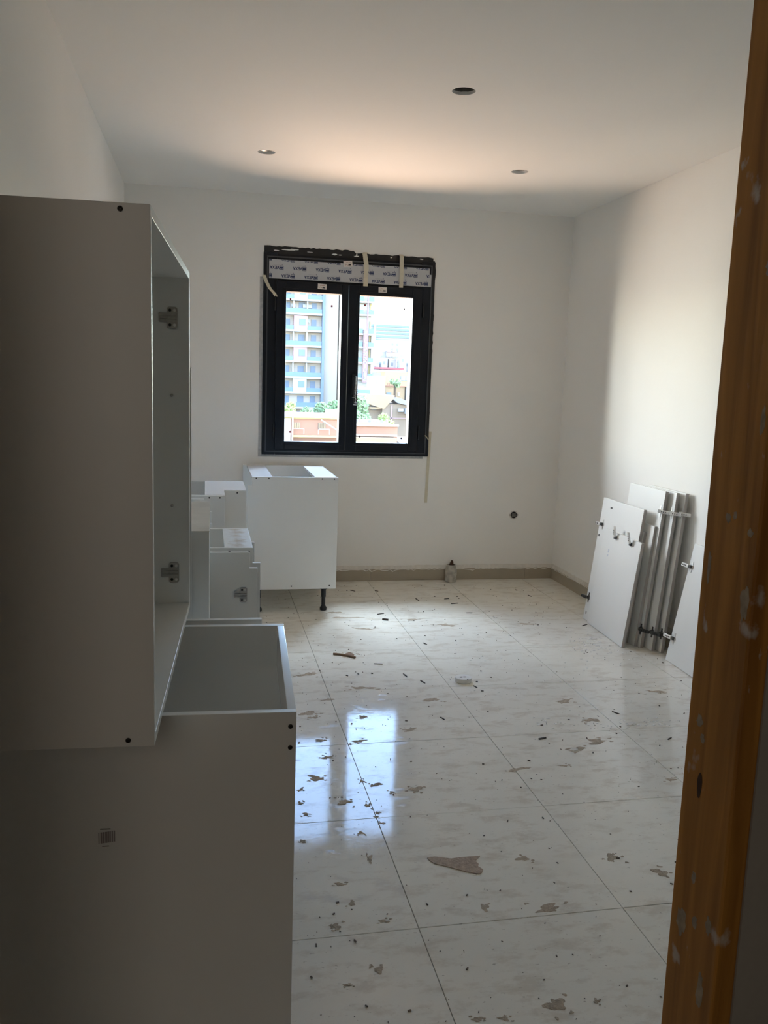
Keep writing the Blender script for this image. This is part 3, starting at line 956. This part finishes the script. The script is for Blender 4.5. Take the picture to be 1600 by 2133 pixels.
# ------------------------------------------------------------------ small things on floor and wall
t = thing('plastic_bottle_stub', 'plaster-caked pale bottle stub standing against the back baseboard', 'bottle', (1.222, 3.968, 0))
obj('body', MB().lathe([(.038, 0), (.043, .006), (.044, .022), (.0415, .030), (.0435, .036), (.0415, .044), (.044, .052), (.043, .085), (.038, .110), (.034, .128), (.032, .130), (.030, .112), (.028, .02), (.0005, .018)], 26, cap=False), bottle_m, t, smooth=True)
t = thing('wood_wedge', 'dark brown pointed wood piece sticking out of the bottle stub', 'wood', (1.226, 3.966, .0))
obj('wedge', MB().prism([(-.018, .112), (.022, .112), (.024, .124), (.010, .135), (.006, .160), (-.001, .163), (-.006, .158), (-.020, .128)], -.010, .010, 'y'), rust_m, t, bevel=.002)

t = thing('round_plastic_cap', 'round white plastic cap lying on the floor tiles', 'cap', (.686, 1.862, 0))
obj('rim', MB().lathe([(.036, .0005), (.040, .003), (.041, .016), (.0405, .0175), (.043, .018), (.043, .022), (.040, .0245), (.030, .0240), (.0005, .0235)], 32, cap=False), cap_m, t, smooth=True)
for q in ((-.018, -.006, -.004, .004, .0232, .0246), (.0, .014, -.003, .003, .0232, .0246), (.008, .012, -.042, -.034, .0235, .0252)):
    obj('slot', MB().box(*q), screw_m, t)

t = thing('wall_socket_box', 'empty round socket box with grey wires in back wall, right of window', 'socket', (1.713, YB, .494))
RX = Matrix.Rotation(PI / 2, 4, 'X')
obj('rim', MB().lathe([(.034, 0), (.034, .0015), (.026, .002), (.026, .0)], 28, RX, cap=False), mat('plaster_ring', (.74, .71, .66), .8, var=.1, vscale=50), t)
obj('recess', MB().lathe([(.0255, .0021), (.0005, .0022)], 28, RX, cap=False), void_m, t)
wr = MB()
for k in range(5):
    x = -.014 + .007 * k
    wr.tube([(x - .003, -.003, -.012), (x + .002, -.010, -.003), (x - .002, -.010, .006), (x + .001, -.003, .013)], .0032, 7)
obj('wires', wr, pipe_m, t, smooth=True)
for x in (-.030, .032):
    obj('screw', MB().box(x - .0015, x + .0015, -.0026, -.001, -.006, .006), screw_m, t)

SPL = [(0.294, 2.173, 0.338, 2.161), (0.413, 2.004, 0.422, 1.96), (0.476, 1.898, 0.488, 1.856), (0.838, 3.488, 0.845, 3.423), (1.034, 3.461, 1.068, 3.471), (1.045, 3.332, 1.095, 3.341), (1.079, 3.101, 1.12, 3.098), (0.599, 3.721, 0.62, 3.706), (0.642, 2.497, 0.655, 2.469), (1.663, 3.521, 1.672, 3.48), (1.624, 3.678, 1.636, 3.663), (1.256, 1.396, 1.276, 1.365), (1.352, 1.073, 1.379, 1.09), (1.723, 2.747, 1.768, 2.775), (0.718, 1.796, 0.729, 1.768), (0.425, 3.747, 0.457, 3.717), (0.497, 3.115, 0.544, 3.134), (0.451, 1.426, 0.461, 1.397)]
SPL_LABEL = ['thin dark wood splinter right of the broken twig, nearest the brown twig', 'thin dark wood splinter just right of the brown twig, lying lengthwise', 'thin dark wood splinter a hand left of the white round cap', 'thin dark wood splinter short of the bottle stub, near the back wall', 'thin dark wood splinter right of the bottle stub, small and flat', 'thin dark wood splinter below the bottle stub, the longer one', 'thin dark wood splinter in line with the bottle stub, further from the wall', 'thin dark wood splinter near the back baseboard beside the window cabinet', 'thin dark wood splinter in the middle of the floor, well above the white cap', 'thin dark wood splinter near the right back corner, far one', 'thin dark wood splinter near the right back corner, leftmost there', 'thin dark wood splinter by the paint chips, on the right half of the floor', 'thin dark wood splinter close to the timber post at right', 'thin dark wood splinter at the foot of the frontmost leaning door', 'thin dark wood splinter touching the right side of the white round cap', 'thin dark wood splinter small one beside the black cabinet leg, far side', 'thin dark wood splinter just below the dark chip in front of the window cabinet', 'thin dark wood splinter at the edge of the window reflection on the floor']
def splinter(name, label, a, b, wd, h, m_, group=None):
    d = Vector((b[0] - a[0], b[1] - a[1], 0))
    L = d.length
    mb = MB()
    n = 5
    rs = []
    for k in range(n):
        f = k / (n - 1)
        ww = wd * (.55 + .45 * math.sin(PI * (f * .8 + .1))) * (.8 + .4 * rnd.random())
        rs.append((f * L - L / 2, ww, .002 * (rnd.random() - .5)))
    vs = []
    for x, ww, o_ in rs:
        vs += [(x, o_ - ww / 2, .0006), (x, o_ + ww / 2, .0006), (x, o_ + ww * .3, h), (x, o_ - ww * .35, h * .9)]
    fs = [(4 * k + q, 4 * k + (q + 1) % 4, 4 * k + 4 + (q + 1) % 4, 4 * k + 4 + q) for k in range(n - 1) for q in range(4)]
    fs += [(3, 2, 1, 0), tuple(4 * n - 4 + q for q in range(4))]
    mb.add(vs, fs)
    o = obj(name, mb, m_)
    o.location = ((a[0] + b[0]) / 2, (a[1] + b[1]) / 2, 0)
    o.rotation_euler = (0, 0, math.atan2(d.y, d.x))
    return tag(o, label, 'wood chip', group)
for (x0, y0, x1, y1), lb in zip(SPL, SPL_LABEL):
    splinter('wood_splinter', lb, (x0, y0), (x1, y1), .007, .004, splinter_m, 'dark wood splinters scattered on the floor')
splinter('wood_splinter', 'thick short dark wood chip on the floor in front of the window cabinet', (.506, 2.995), (.538, 2.975), .014, .010, splinter_m)
splinter('wood_splinter', 'stubby dark chip on a tile joint right of the floor centre', (.800, 1.146), (.836, 1.156), .012, .005, splinter_m)
st = thing('broken_twig', 'long brown broken twig with splintered end, left of the white cap', 'wood chip', (.16, 2.315, 0))
obj('stem', MB().tube([(-.056, .03, .006), (-.02, .016, .006), (.02, -.012, .006), (.052, -.044, .006)], .0055, 7), lightwood_m, st)
obj('splinter', MB().prism([(.004, -.004), (.05, -.02), (.054, .02), (.036, .052), (.010, .03)], .001, .005, 'z'), lightwood_m, st)

# dried mud patches, grit and paint chips (nobody could count them)
MUD = [(0.11, 1.473, 0.032, 0.025), (0.049, 1.224, 0.035, 0.024), (-0.102, 1.088, 0.028, 0.022), (-0.167, 0.919, 0.037, 0.031), (-0.091, 0.723, 0.029, 0.031), (-0.001, 0.873, 0.012, 0.015), (0.05, 0.839, 0.026, 0.019), (0.089, 0.77, 0.012, 0.018), (-0.015, 0.689, 0.012, 0.024), (0.011, 0.631, 0.009, 0.013), (0.001, 0.606, 0.012, 0.01), (0.012, 0.562, 0.012, 0.013), (-0.07, 0.511, 0.012, 0.015), (-0.264, 0.486, 0.012, 0.017), (-0.233, 0.658, 0.016, 0.016), (-0.243, 0.738, 0.013, 0.015), (-0.231, 0.836, 0.013, 0.015), (-0.108, 1.249, 0.029, 0.024), (-0.108, 1.494, 0.025, 0.022), (0.287, 1.313, 0.036, 0.023), (0.182, 0.784, 0.035, 0.03), (1.037, 1.094, 0.062, 0.036), (0.921, 1.037, 0.055, 0.029), (0.622, 0.891, 0.052, 0.019), (0.802, 0.896, 0.024, 0.015), (1.168, 0.727, 0.028, 0.015), (-0.072, 2.049, 0.06, 0.035), (0.176, 1.83, 0.069, 0.029), (-0.125, 1.545, 0.053, 0.033), (-0.013, 1.695, 0.038, 0.018), (0.461, 1.639, 0.057, 0.028), (1.082, 1.548, 0.058, 0.026), (1.117, 1.317, 0.044, 0.035), (1.606, 1.615, 0.073, 0.021), (-0.068, 0.355, 0.011, 0.03), (-0.179, 0.235, 0.025, 0.01), (-0.161, 0.137, 0.016, 0.014), (-0.222, 0.041, 0.022, 0.019), (-0.087, 0.044, 0.02, 0.011), (0.208, 0.062, 0.018, 0.025), (0.386, 0.031, 0.055, 0.025), (-0.14, -0.147, 0.019, 0.018), (-0.227, -0.189, 0.014, 0.007), (0.255, -0.336, 0.032, 0.036), (0.054, -0.35, 0.02, 0.012), (0.116, -0.358, 0.017, 0.011), (0.359, -0.34, 0.012, 0.01), (0.406, 0.286, 0.026, 0.022), (0.691, 0.252, 0.031, 0.029), (0.801, 0.149, 0.03, 0.033), (0.284, 3.055, 0.135, 0.022), (0.695, 2.977, 0.06, 0.027), (0.243, 3.182, 0.053, 0.034), (0.182, 2.328, 0.052, 0.041), (1.394, 2.819, 0.061, 0.033), (0.875, 2.844, 0.075, 0.032), (0.361, 2.808, 0.057, 0.03)]
mrnd = random.Random(33)
mud = MB()
def blob(mb, cx, cy, rx, ry, n=16, h=.0012, z=.0004, solid=True):
    a0 = mrnd.random() * 6.28
    tw = (mrnd.random() - .5) * .7
    q1, q2, q3 = (6.28 * mrnd.random() for _ in range(3))
    pts = []
    for k in range(n):
        a = 2 * PI * k / n
        r = .78 + .20 * math.sin(2 * a + q1) + .16 * math.sin(3 * a + q2) + .13 * math.sin(5 * a + q3) + .16 * (mrnd.random() - .5)
        x, y = rx * r * math.cos(a), ry * r * math.sin(a)
        pts.append((cx + x * math.cos(tw) - y * math.sin(tw), cy + x * math.sin(tw) + y * math.cos(tw)))
    k0 = len(pts)
    vs = [(x, y, z) for x, y in pts] + [(cx + (x - cx) * .72, cy + (y - cy) * .72, z + h) for x, y in pts] + [(cx, cy, z + h * .9)]
    fs = [(k, (k + 1) % k0, k0 + (k + 1) % k0, k0 + k) for k in range(k0)] + [(k0 + k, k0 + (k + 1) % k0, 2 * k0) for k in range(k0)]
    mb.add(vs, fs)
for cx, cy, rx, ry in MUD:
    blob(mud, cx, cy, rx * .9, ry * .75, 30, .0005)
    for q in range(5):
        blob(mud, cx + rx * 1.5 * (mrnd.random() - .5) * 1.6, cy + ry * 1.5 * (mrnd.random() - .5) * 1.6, rx * .16 + .002, ry * .16 + .002, 8, .0005)
tag(obj('dried_mud', mud, mud_m), 'patches of dried brown mud stuck to the floor tiles', 'dirt', kind='stuff')
gr = MB()
for k in range(900):
    y = -.4 + 4.3 * mrnd.random()
    x = -.32 + 2.2 * mrnd.random()
    if x < -.2 and y > .4 and mrnd.random() < .3: continue
    if mrnd.random() < .35 and y > 2.6: continue
    s = .0011 + .0026 * mrnd.random() ** 4
    a = mrnd.random() * 3
    T = Matrix.Translation((x, y, .0008)) @ Matrix.Rotation(a, 4, 'Z')
    gr.box(-s * (1 + 1.5 * mrnd.random()), s, -s * .6, s * .6, -.0004, s * .9, T)
tag(obj('grit', gr, mat('dark_grit', (0.14, 0.11, 0.09), .9)), 'fine dark grit strewn over the floor', 'dirt', kind='stuff')
ch = MB()
for cx, cy, sx_, sy_, n in ((1.60, 2.36, .12, .22, 90), (1.30, 1.25, .24, .05, 60), (.90, 1.31, .06, .05, 14), (1.2, 2.0, .5, .6, 25)):
    for k in range(n):
        s = .003 + .005 * mrnd.random() ** 2
        blob(ch, cx + sx_ * mrnd.gauss(0, .6), cy + sy_ * mrnd.gauss(0, .6), s * 1.4, s, 7, .0016)
tag(obj('paint_chips', ch, chip_m), 'tiny white paint chips strewn in front of the leaning doors', 'paint chips', kind='stuff')
SCRAP = [(0.109, 0.332), (0.133, 0.334), (0.160, .324), (0.182, 0.316), (.21, .319), (0.237, 0.319), (0.276, 0.318), (.262, .304), (0.252, 0.292), (.258, .276), (0.252, 0.262), (.262, .244), (0.254, 0.23), (0.242, 0.222), (0.225, 0.23), (.21, .238), (0.193, 0.25), (0.155, 0.277), (0.123, 0.297), (.112, .315)]
sc_o = obj('plaster_scrap', MB().prism(SCRAP, .0006, .0030, 'z'), scrap_m)
tag(sc_o, 'large wedge-shaped tan plaster scrap flat on the nearest floor tiles', 'plaster scrap')
def flake(label, cx, cy, rx, ry, h=.004):
    mb = MB()
    blob(mb, cx, cy, rx, ry, 14, h, .0006)
    return tag(obj('plaster_flake', mb, plaster_m), label, 'plaster flake')
flake('pale plaster flake on the floor at the foot of the bottle stub', 1.128, 3.895, .050, .030)
flake('pale plaster flake on the floor left of the front leaning door', 1.674, 2.480, .032, .026)
flake('pale plaster flake surrounded by white chips, near the timber post', 1.272, 1.250, .032, .024)
flake('pale plaster flake inside a brown smear right of the floor centre', .905, 1.028, .030, .022)
flake('curled pale plaster flake on the floor between the cap and back wall', 1.238, 2.990, .014, .045)

# ------------------------------------------------------------------ outside
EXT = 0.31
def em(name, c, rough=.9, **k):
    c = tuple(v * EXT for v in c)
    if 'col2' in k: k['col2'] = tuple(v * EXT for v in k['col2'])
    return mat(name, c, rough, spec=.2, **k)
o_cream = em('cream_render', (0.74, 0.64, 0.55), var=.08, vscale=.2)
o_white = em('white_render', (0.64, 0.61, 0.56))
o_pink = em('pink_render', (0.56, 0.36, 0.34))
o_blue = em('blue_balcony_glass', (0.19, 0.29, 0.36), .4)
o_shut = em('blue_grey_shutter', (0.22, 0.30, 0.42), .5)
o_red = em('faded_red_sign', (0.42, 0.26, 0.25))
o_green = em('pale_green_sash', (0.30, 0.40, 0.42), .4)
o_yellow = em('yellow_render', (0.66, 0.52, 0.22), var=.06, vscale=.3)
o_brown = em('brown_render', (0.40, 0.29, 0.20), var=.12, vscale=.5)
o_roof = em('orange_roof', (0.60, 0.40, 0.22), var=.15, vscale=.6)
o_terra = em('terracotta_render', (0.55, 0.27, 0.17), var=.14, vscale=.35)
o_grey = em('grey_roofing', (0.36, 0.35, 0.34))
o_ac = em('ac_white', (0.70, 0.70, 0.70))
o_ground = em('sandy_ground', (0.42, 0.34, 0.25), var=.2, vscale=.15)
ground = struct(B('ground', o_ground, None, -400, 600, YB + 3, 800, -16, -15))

# apartment tower
FL = [(16.13, 'c'), (13.54, 'a'), (10.40, 'b'), (7.49, 'a'), (4.63, 'b'), (1.59, 'a'), (-1.30, 'c'), (-4.16, 'd'), (-7.1, 'a'), (-10.0, 'a'), (19.1, 'a'), (22.0, 'b')]
TX0, TX1 = 2.0, 21.5
tw = thing('apartment_tower', 'tall apartment tower with blue balconies seen through the left pane', 'building', (0, 165, -15))
zz = 15
B('wall', o_cream, tw, TX0, TX1, 1.4, 16, 0, 26.5 + zz)
B('side_wall', em('sunlit_side_wall', (0.95, 0.80, 0.64)), tw, TX1, TX1 + 2.9, 1.2, 16, 0, 26.5 + zz)  # sun on this side of the tower painted as a warmer, lighter colour
B('fin', o_shut, tw, TX1 - .35, TX1 + .15, -.35, 1.4, 0, 25.5 + zz)
for z, k in FL:
    z += zz
    B('slab', o_white, tw, TX0, TX1 - .4, -.2, 1.4, z - .22, z + .12)
    if k in 'ad':
        B('balustrade', o_blue, tw, TX0 if k == 'a' else 16.4, TX1 - .4 if k == 'a' else 20.6, -.1, .0, z + .12, z + .98)
    else:
        B('balustrade', o_blue, tw, TX0, 15.7, -.1, .0, z + .12, z + .92)
        B('balustrade', o_blue, tw, 18.4, TX1 - .4, -.1, .0, z + .12, z + .92)
        B('bay', o_pink if k == 'b' else o_white, tw, 15.75, 18.35, -.05, 1.4, z + .12, z + 2.75)
    for x0, x1 in ((14.1, 15.1), (16.75, 17.95), (19.2, 20.2), (11.2, 12.2), (8.6, 9.6), (6, 7)):
        y = -.12 if (k in 'bc' and 16 < x0 < 18) else 1.3
        B('shutter', o_shut, tw, x0, x1, y, y + .2, z + (1.0 if y < 0 else .2), z + 2.2)
for x in (15.7, 18.3):
    for z, k in FL:
        if k == 'a':
            B('pier', o_white, tw, x - .12, x + .12, .1, 1.4, z + zz + .12, z + zz + 2.75)
for x, z in ((15.7, 15.1), (17.9, 15.05), (18.8, 15.0), (18.4, 12.3)):
    B('air_conditioner', o_ac, tw, x - .4, x + .4, .9, 1.3, z + zz - .3, z + zz + .3)

# sign tower
sg = thing('sign_tower', 'apartment block with a vertical red letter sign at left of right pane', 'building', (0, 160, -15))
B('wall', o_white, sg, 25.2, 29.9, .8, 12, 0, 26 + zz)
B('corner_pier', o_cream, sg, 29.9, 30.5, .2, 12, 0, 10.8 + zz)
B('pink_wall', o_pink, sg, 25.2, 28.1, .5, .8, 9.0 + zz, 10.8 + zz)
sign = B('sign', o_red, sg, 28.30, 29.22, -.35, .3, 1.0 + zz, 10.8 + zz)
B('mast', o_red, sg, 28.9, 29.15, -.2, .1, 10.8 + zz, 18 + zz)
lt = MB()
for k, chh in enumerate('FILISHAMIDES'):
    word(lt, chh, 28.50, 9.95 + zz - .775 * k, .48, .52, .1, .15, lambda x, z: (x, -.37, z))
tag(obj('lettering', lt, o_white, sign), 'white capital letters stacked down the red sign')
for z in (16.0, 13.6, 10.1, 7.65, 4.8, 1.85, -1.6):
    B('balustrade', o_blue, sg, 25.2, 28.2, -.1, 0, z + zz, z + zz + .85)
    B('balustrade', o_blue, sg, 29.3, 30.3 if z > -1 else 30.6, -.1, 0, z + zz, z + zz + .85)
    B('slab', o_white, sg, 25.2, 30.4, -.12, .8, z + zz - .3, z + zz)
    if z > -1:
        B('doorway', o_yellow, sg, 29.55, 29.85, .6, .9, z + zz + .9, z + zz + 2.3)

# glass office far behind
of = thing('glass_office', 'distant glass office block with white and teal bands, in right pane', 'building', (0, 400, -15))
B('core', o_white, of, 73, 94, .6, 20, 0, 27.6 + zz)
for k in range(11):
    z = 26.3 - 1.62 * k + zz
    B('glass_band', o_blue, of, 77.0, 93.8, 0, .6, z, z + .95)
    B('glass_band', o_blue, of, 73.2, 76.0, 0, .6, z, z + .95)
B('mullion', o_white, of, 76.0, 77.0, -.4, .6, 0, 27.6 + zz)

# white blocks and clutter of roofs in the middle distance
wbk = thing('white_apartment_block', 'plain white apartment block in front of the glass office', 'building', (0, 300, -15))
B('wall', o_white, wbk, 59.5, 71.5, 0, 12, 0, 15.8 + zz)
B('stair_tower', o_cream, wbk, 61.5, 64.5, -1.5, 0, 0, 12 + zz)
for x in (63.8, 65.6):
    for z in (12.4, 14.2):
        B('window', o_grey, wbk, x - .3, x + .35, -.1, .1, z + zz - .5, z + zz + .5)
for k in range(4):
    for x in (60.0, 62.0, 64.0, 66.0):
        B('awning', o_pink if k % 2 else o_grey, wbk, x - .6, x + .8, -2.2, -1.5, 6.0 + 1.8 * k + zz, 6.5 + 1.8 * k + zz)
crn = random.Random(77)
pale_grey, pale_pink = em('pale_grey_render', (0.62, 0.61, 0.60)), em('pale_pink_render', (0.72, 0.58, 0.54))
roofs = [o_white, o_cream, pale_grey, pale_pink, o_white, o_cream]
rnames = ['white', 'cream', 'grey', 'pink', 'white', 'cream']
onum = ['first', 'second', 'third', 'fourth', 'fifth', 'sixth', 'seventh', 'eighth']
for k in range(8):
    x = 43.4 + 2.3 * k
    y = 232 + 6 * crn.random()
    top = 5.9 + 2.6 * crn.random()
    hs = thing('rooftop_house', 'small %s rooftop house, %s from the left in the quarter below the glass office' % (rnames[k % 6], onum[k]), 'building', (x, y, -15), 0, 'small houses below the glass office')
    wd = 1.5 + .5 * crn.random()
    B('wall', roofs[k % 6], hs, -wd / 2, wd / 2, 0, 4, 0, top + zz)
    B('parapet', roofs[(k + 2) % 6], hs, -wd / 2 - .1, wd / 2 + .1, -.1, 4.1, top + zz, top + zz + .3)
    B('window', o_grey, hs, -.5, .15, -.06, .04, top + zz - 1.6, top + zz - .7)
rr = thing('red_roofed_hall', 'long low hall with a thin red roof line, in the right pane', 'building', (0, 215, -15))
B('wall', o_white, rr, 41.0, 49.4, 0, 8, 0, 4.2 + zz)
B('roof', em('red_roof', (0.50, 0.13, 0.14)), rr, 41.2, 48.8, -.3, 8, 4.35 + zz, 4.85 + zz)
B('grey_wing', o_grey, rr, 40.6, 49.0, -2.5, -.5, 0, 3.3 + zz)

yh = thing('yellow_house', 'yellow terrace house with orange cornice, at right of the right pane', 'building', (0, 140, -15))
B('wall', o_yellow, yh, 28.6, 34.6, 0, 8, 0, 3.0 + zz)
B('terrace', o_roof, yh, 28.6, 31.8, -1.2, 0, 0, .55 + zz)
B('cornice', o_terra, yh, 28.5, 32.0, -1.4, 0, .55 + zz, .72 + zz)
B('wing', o_cream, yh, 32.0, 34.8, -1.6, 0, 0, .6 + zz)
for x in (31.7, 32.6):
    f = B('window', o_grey, yh, x - .45, x + .45, -.08, .05, 1.55 + zz, 2.35 + zz)
    B('pane', o_white, f, x - .34, x + .34, -.12, -.06, 1.65 + zz, 2.25 + zz)
B('window', o_shut, yh, 28.7, 29.5, -1.3, -1.1, -1.2 + zz, -.45 + zz)
B('window', o_cream, yh, 30.6, 31.0, -1.3, -1.1, -1.0 + zz, -.4 + zz)
for k in range(7):
    B('baluster', o_terra, yh, 28.8 + .3 * k, 28.95 + .3 * k, -1.2, -1.1, .72 + zz, 1.15 + zz)

wh = thing('white_house', 'blank white house wall beside the yellow house', 'building', (0, 130, -15))
B('wall', o_white, wh, 20.5, 26.6, 0, 6, 0, .45 + zz)
B('upper_storey', o_white, wh, 24.8, 26.7, .5, 6, .45 + zz, 2.2 + zz)
B('window', o_pink, wh, 25.3, 26.1, .4, .6, .95 + zz, 1.65 + zz)
B('roof_tank', o_grey, wh, 25.0, 26.2, 1.5, 2.5, 2.2 + zz, 2.7 + zz)
B('balustrade', o_blue, wh, 20.6, 24.2, -.2, 0, -.75 + zz, .0 + zz)

bh = thing('brown_house', 'brown house with orange gable roofs behind the bushy tree', 'building', (0, 100, -15))
B('wall', o_brown, bh, 20.2, 24.4, 0, 7, 0, -1.3 + zz)
B('wing', o_brown, bh, 18.0, 20.2, .8, 7, 0, -.4 + zz)
obj('roof', MB().prism([(18.0, -1.2 + zz), (20.3, -1.9 + zz), (21.5, -.6 + zz), (21.6, -.25 + zz), (18.2, -.2 + zz)], -.4, 6, 'y'), o_roof, bh)
obj('roof', MB().prism([(21.4, -.7 + zz), (22.1, -.5 + zz), (24.6, -1.4 + zz), (24.6, -1.7 + zz), (21.9, -1.1 + zz)], -.5, 6, 'y'), o_grey, bh)
B('window', o_grey, bh, 19.0, 19.6, .7, .9, -2.1 + zz, -1.2 + zz)
B('pier', o_pink, bh, 21.25, 21.4, -.15, 0, 0, -1.4 + zz)
B('ledge', o_pink, bh, 20.2, 23.2, -.15, 0, -3.0 + zz, -2.9 + zz)
B('air_conditioner', o_ac, bh, 22.1, 22.7, -.5, 0, -2.15 + zz, -1.8 + zz)
an = B('annex', o_white, bh, 22.9, 24.2, -2, 0, -2.4 + zz, -1.75 + zz)
B('window', o_grey, an, 23.2, 23.7, -2.05, -1.95, -2.25 + zz, -1.95 + zz)
B('post', o_roof, bh, 22.9, 23.15, -2, -1.8, 0, -2.4 + zz)
B('balcony', o_roof, bh, 18.6, 20.0, -.3, .8, -1.9 + zz, -1.7 + zz)

tl = thing('terracotta_house', 'low terracotta house with white parapet at the bottom of the left pane', 'building', (0, 60, -15))
B('wall', o_terra, tl, -4, 9.6, 0, 9, 0, -1.3 + zz)
B('parapet', o_white, tl, -4, 8.3, -.25, .15, -1.33 + zz, -1.03 + zz)
B('cornice', o_yellow, tl, -4, 9.6, -.15, .05, -1.42 + zz, -1.33 + zz)
B('roof_block', o_pink, tl, 8.25, 9.3, 1.5, 3, -1.3 + zz, -.8 + zz)
for x in (5.78, 7.62):
    f = B('window', o_brown, tl, x - .26, x + .30, -.06, .05, -2.12 + zz, -1.70 + zz)
    for k in range(4):
        B('slat', o_roof, f, x - .22 + .13 * k, x - .15 + .13 * k, -.10, -.05, -2.10 + zz, -1.72 + zz)
    B('railing', o_cream, tl, x - .30, x + .55, -.45, -.40, -2.14 + zz, -2.09 + zz)
    for xx in (x - .30, x + .50):
        B('railing_post', o_cream, tl, xx, xx + .04, -.45, -.40, -2.50 + zz, -2.09 + zz)
B('ledge', o_yellow, tl, 5.5, 9.0, -.5, 0, -2.72 + zz, -2.60 + zz)
B('pier', o_cream, tl, 4.3, 5.35, -.4, 0, 0, -1.42 + zz)
B('pipe', o_cream, tl, 5.42, 5.52, -.55, -.45, 0, -1.0 + zz)
obj('stair_rail', MB().tube([(7.5, -.5, -1.45 + zz), (8.9, -.5, -2.3 + zz)], .05), o_cream, tl)
B('yard_wall', o_roof, tl, 5.0, 9.5, -1.5, -1.2, 0, -2.95 + zz)

tr_ = thing('terracotta_annex', 'low terracotta wall with cream coping at the bottom of the right pane', 'building', (0, 62, -15))
B('wall', o_terra, tr_, 9.9, 13.7, 0, 6, 0, -1.95 + zz)
B('coping', o_cream, tr_, 9.9, 13.75, -.2, .2, -1.95 + zz, -1.80 + zz)
B('roof', o_roof, tr_, 9.9, 13.2, .2, 6, -1.95 + zz, -1.70 + zz)
B('ledge', o_cream, tr_, 9.9, 13.6, -.4, 0, -2.68 + zz, -2.56 + zz)
B('lower_wall', o_roof, tr_, 9.9, 13.4, -1.2, 0, 0, -2.75 + zz)
B('yard_slab', o_cream, tr_, 13.75, 16, -3, 6, 0, -3.1 + zz)
brn = random.Random(4)
for k in range(9):
    x = 10.2 + .33 * k + .1 * brn.random()
    B('roof_clutter', [o_white, o_grey, o_pink][k % 3], tr_, x, x + .15, .6, .8, -1.72 + zz, -1.52 + zz + .08 * brn.random())

def leaf_mat(n, a, b):
    return em(n, a, col2=b, vscale=.9)
leafs = (leaf_mat('leaf_green', (.44, .62, .27), (.24, .42, .18)), leaf_mat('leaf_yellow_green', (.66, .76, .22), (.42, .56, .16)))
trunk_m = em('bark', (.15, .10, .06))
def tree(label, x, y, ztop, wid, hgt, n, seed, mi):
    t = thing('tree', label, 'tree', (x, y, -15))
    q = random.Random(seed)
    zt = ztop + 15
    tk = MB().tube([(0, 0, 0), (.1, 0, (zt - hgt) * .6), (0, 0, zt - hgt * .5)], .22)
    obj('trunk', tk, trunk_m, t)
    cl = [(q.gauss(0, wid * .24), q.gauss(0, wid * .2), zt - hgt * (.18 + .62 * q.random()), wid * (.16 + .14 * q.random())) for _ in range(9)]
    mb = MB()
    for k in range(n):
        c = cl[k % 9]
        d = Vector((q.gauss(0, 1), q.gauss(0, 1), q.gauss(0, 1))).normalized() * c[3] * (.75 + .3 * q.random())
        p = Vector((c[0], c[1], c[2])) + d
        u = Vector((q.gauss(0, 1), q.gauss(0, 1), q.gauss(0, 1))).normalized()
        v = u.orthogonal().normalized()
        s = .13 + .13 * q.random()
        mb.add([p - u * s, p + v * s * .6, p + u * s, p - v * s * .6], [(0, 1, 2, 3)])
    o = obj('crown', mb, leafs[mi], t)
    o['kind'] = 'stuff'
tree('yellowish green tree at the left end of the white parapet, left pane', 8.3, 92, -1.2, 2.6, 2.6, 2600, 1, 1)
tree('large green tree rising at the right edge of the left pane', 14.0, 98, -.1, 3.6, 4.0, 3600, 2, 0)
tree('tall green bushy tree at the left edge of the right pane', 14.1, 80, -.15, 2.6, 3.8, 3600, 3, 0)
tree('bright yellow-green bush beside the tall green tree, right pane', 15.2, 75, -1.35, 1.5, 2.1, 2200, 4, 1)
tree('small tree in front of the yellow house terrace', 29.4, 135.5, 2.0, 1.5, 1.7, 500, 6, 0)
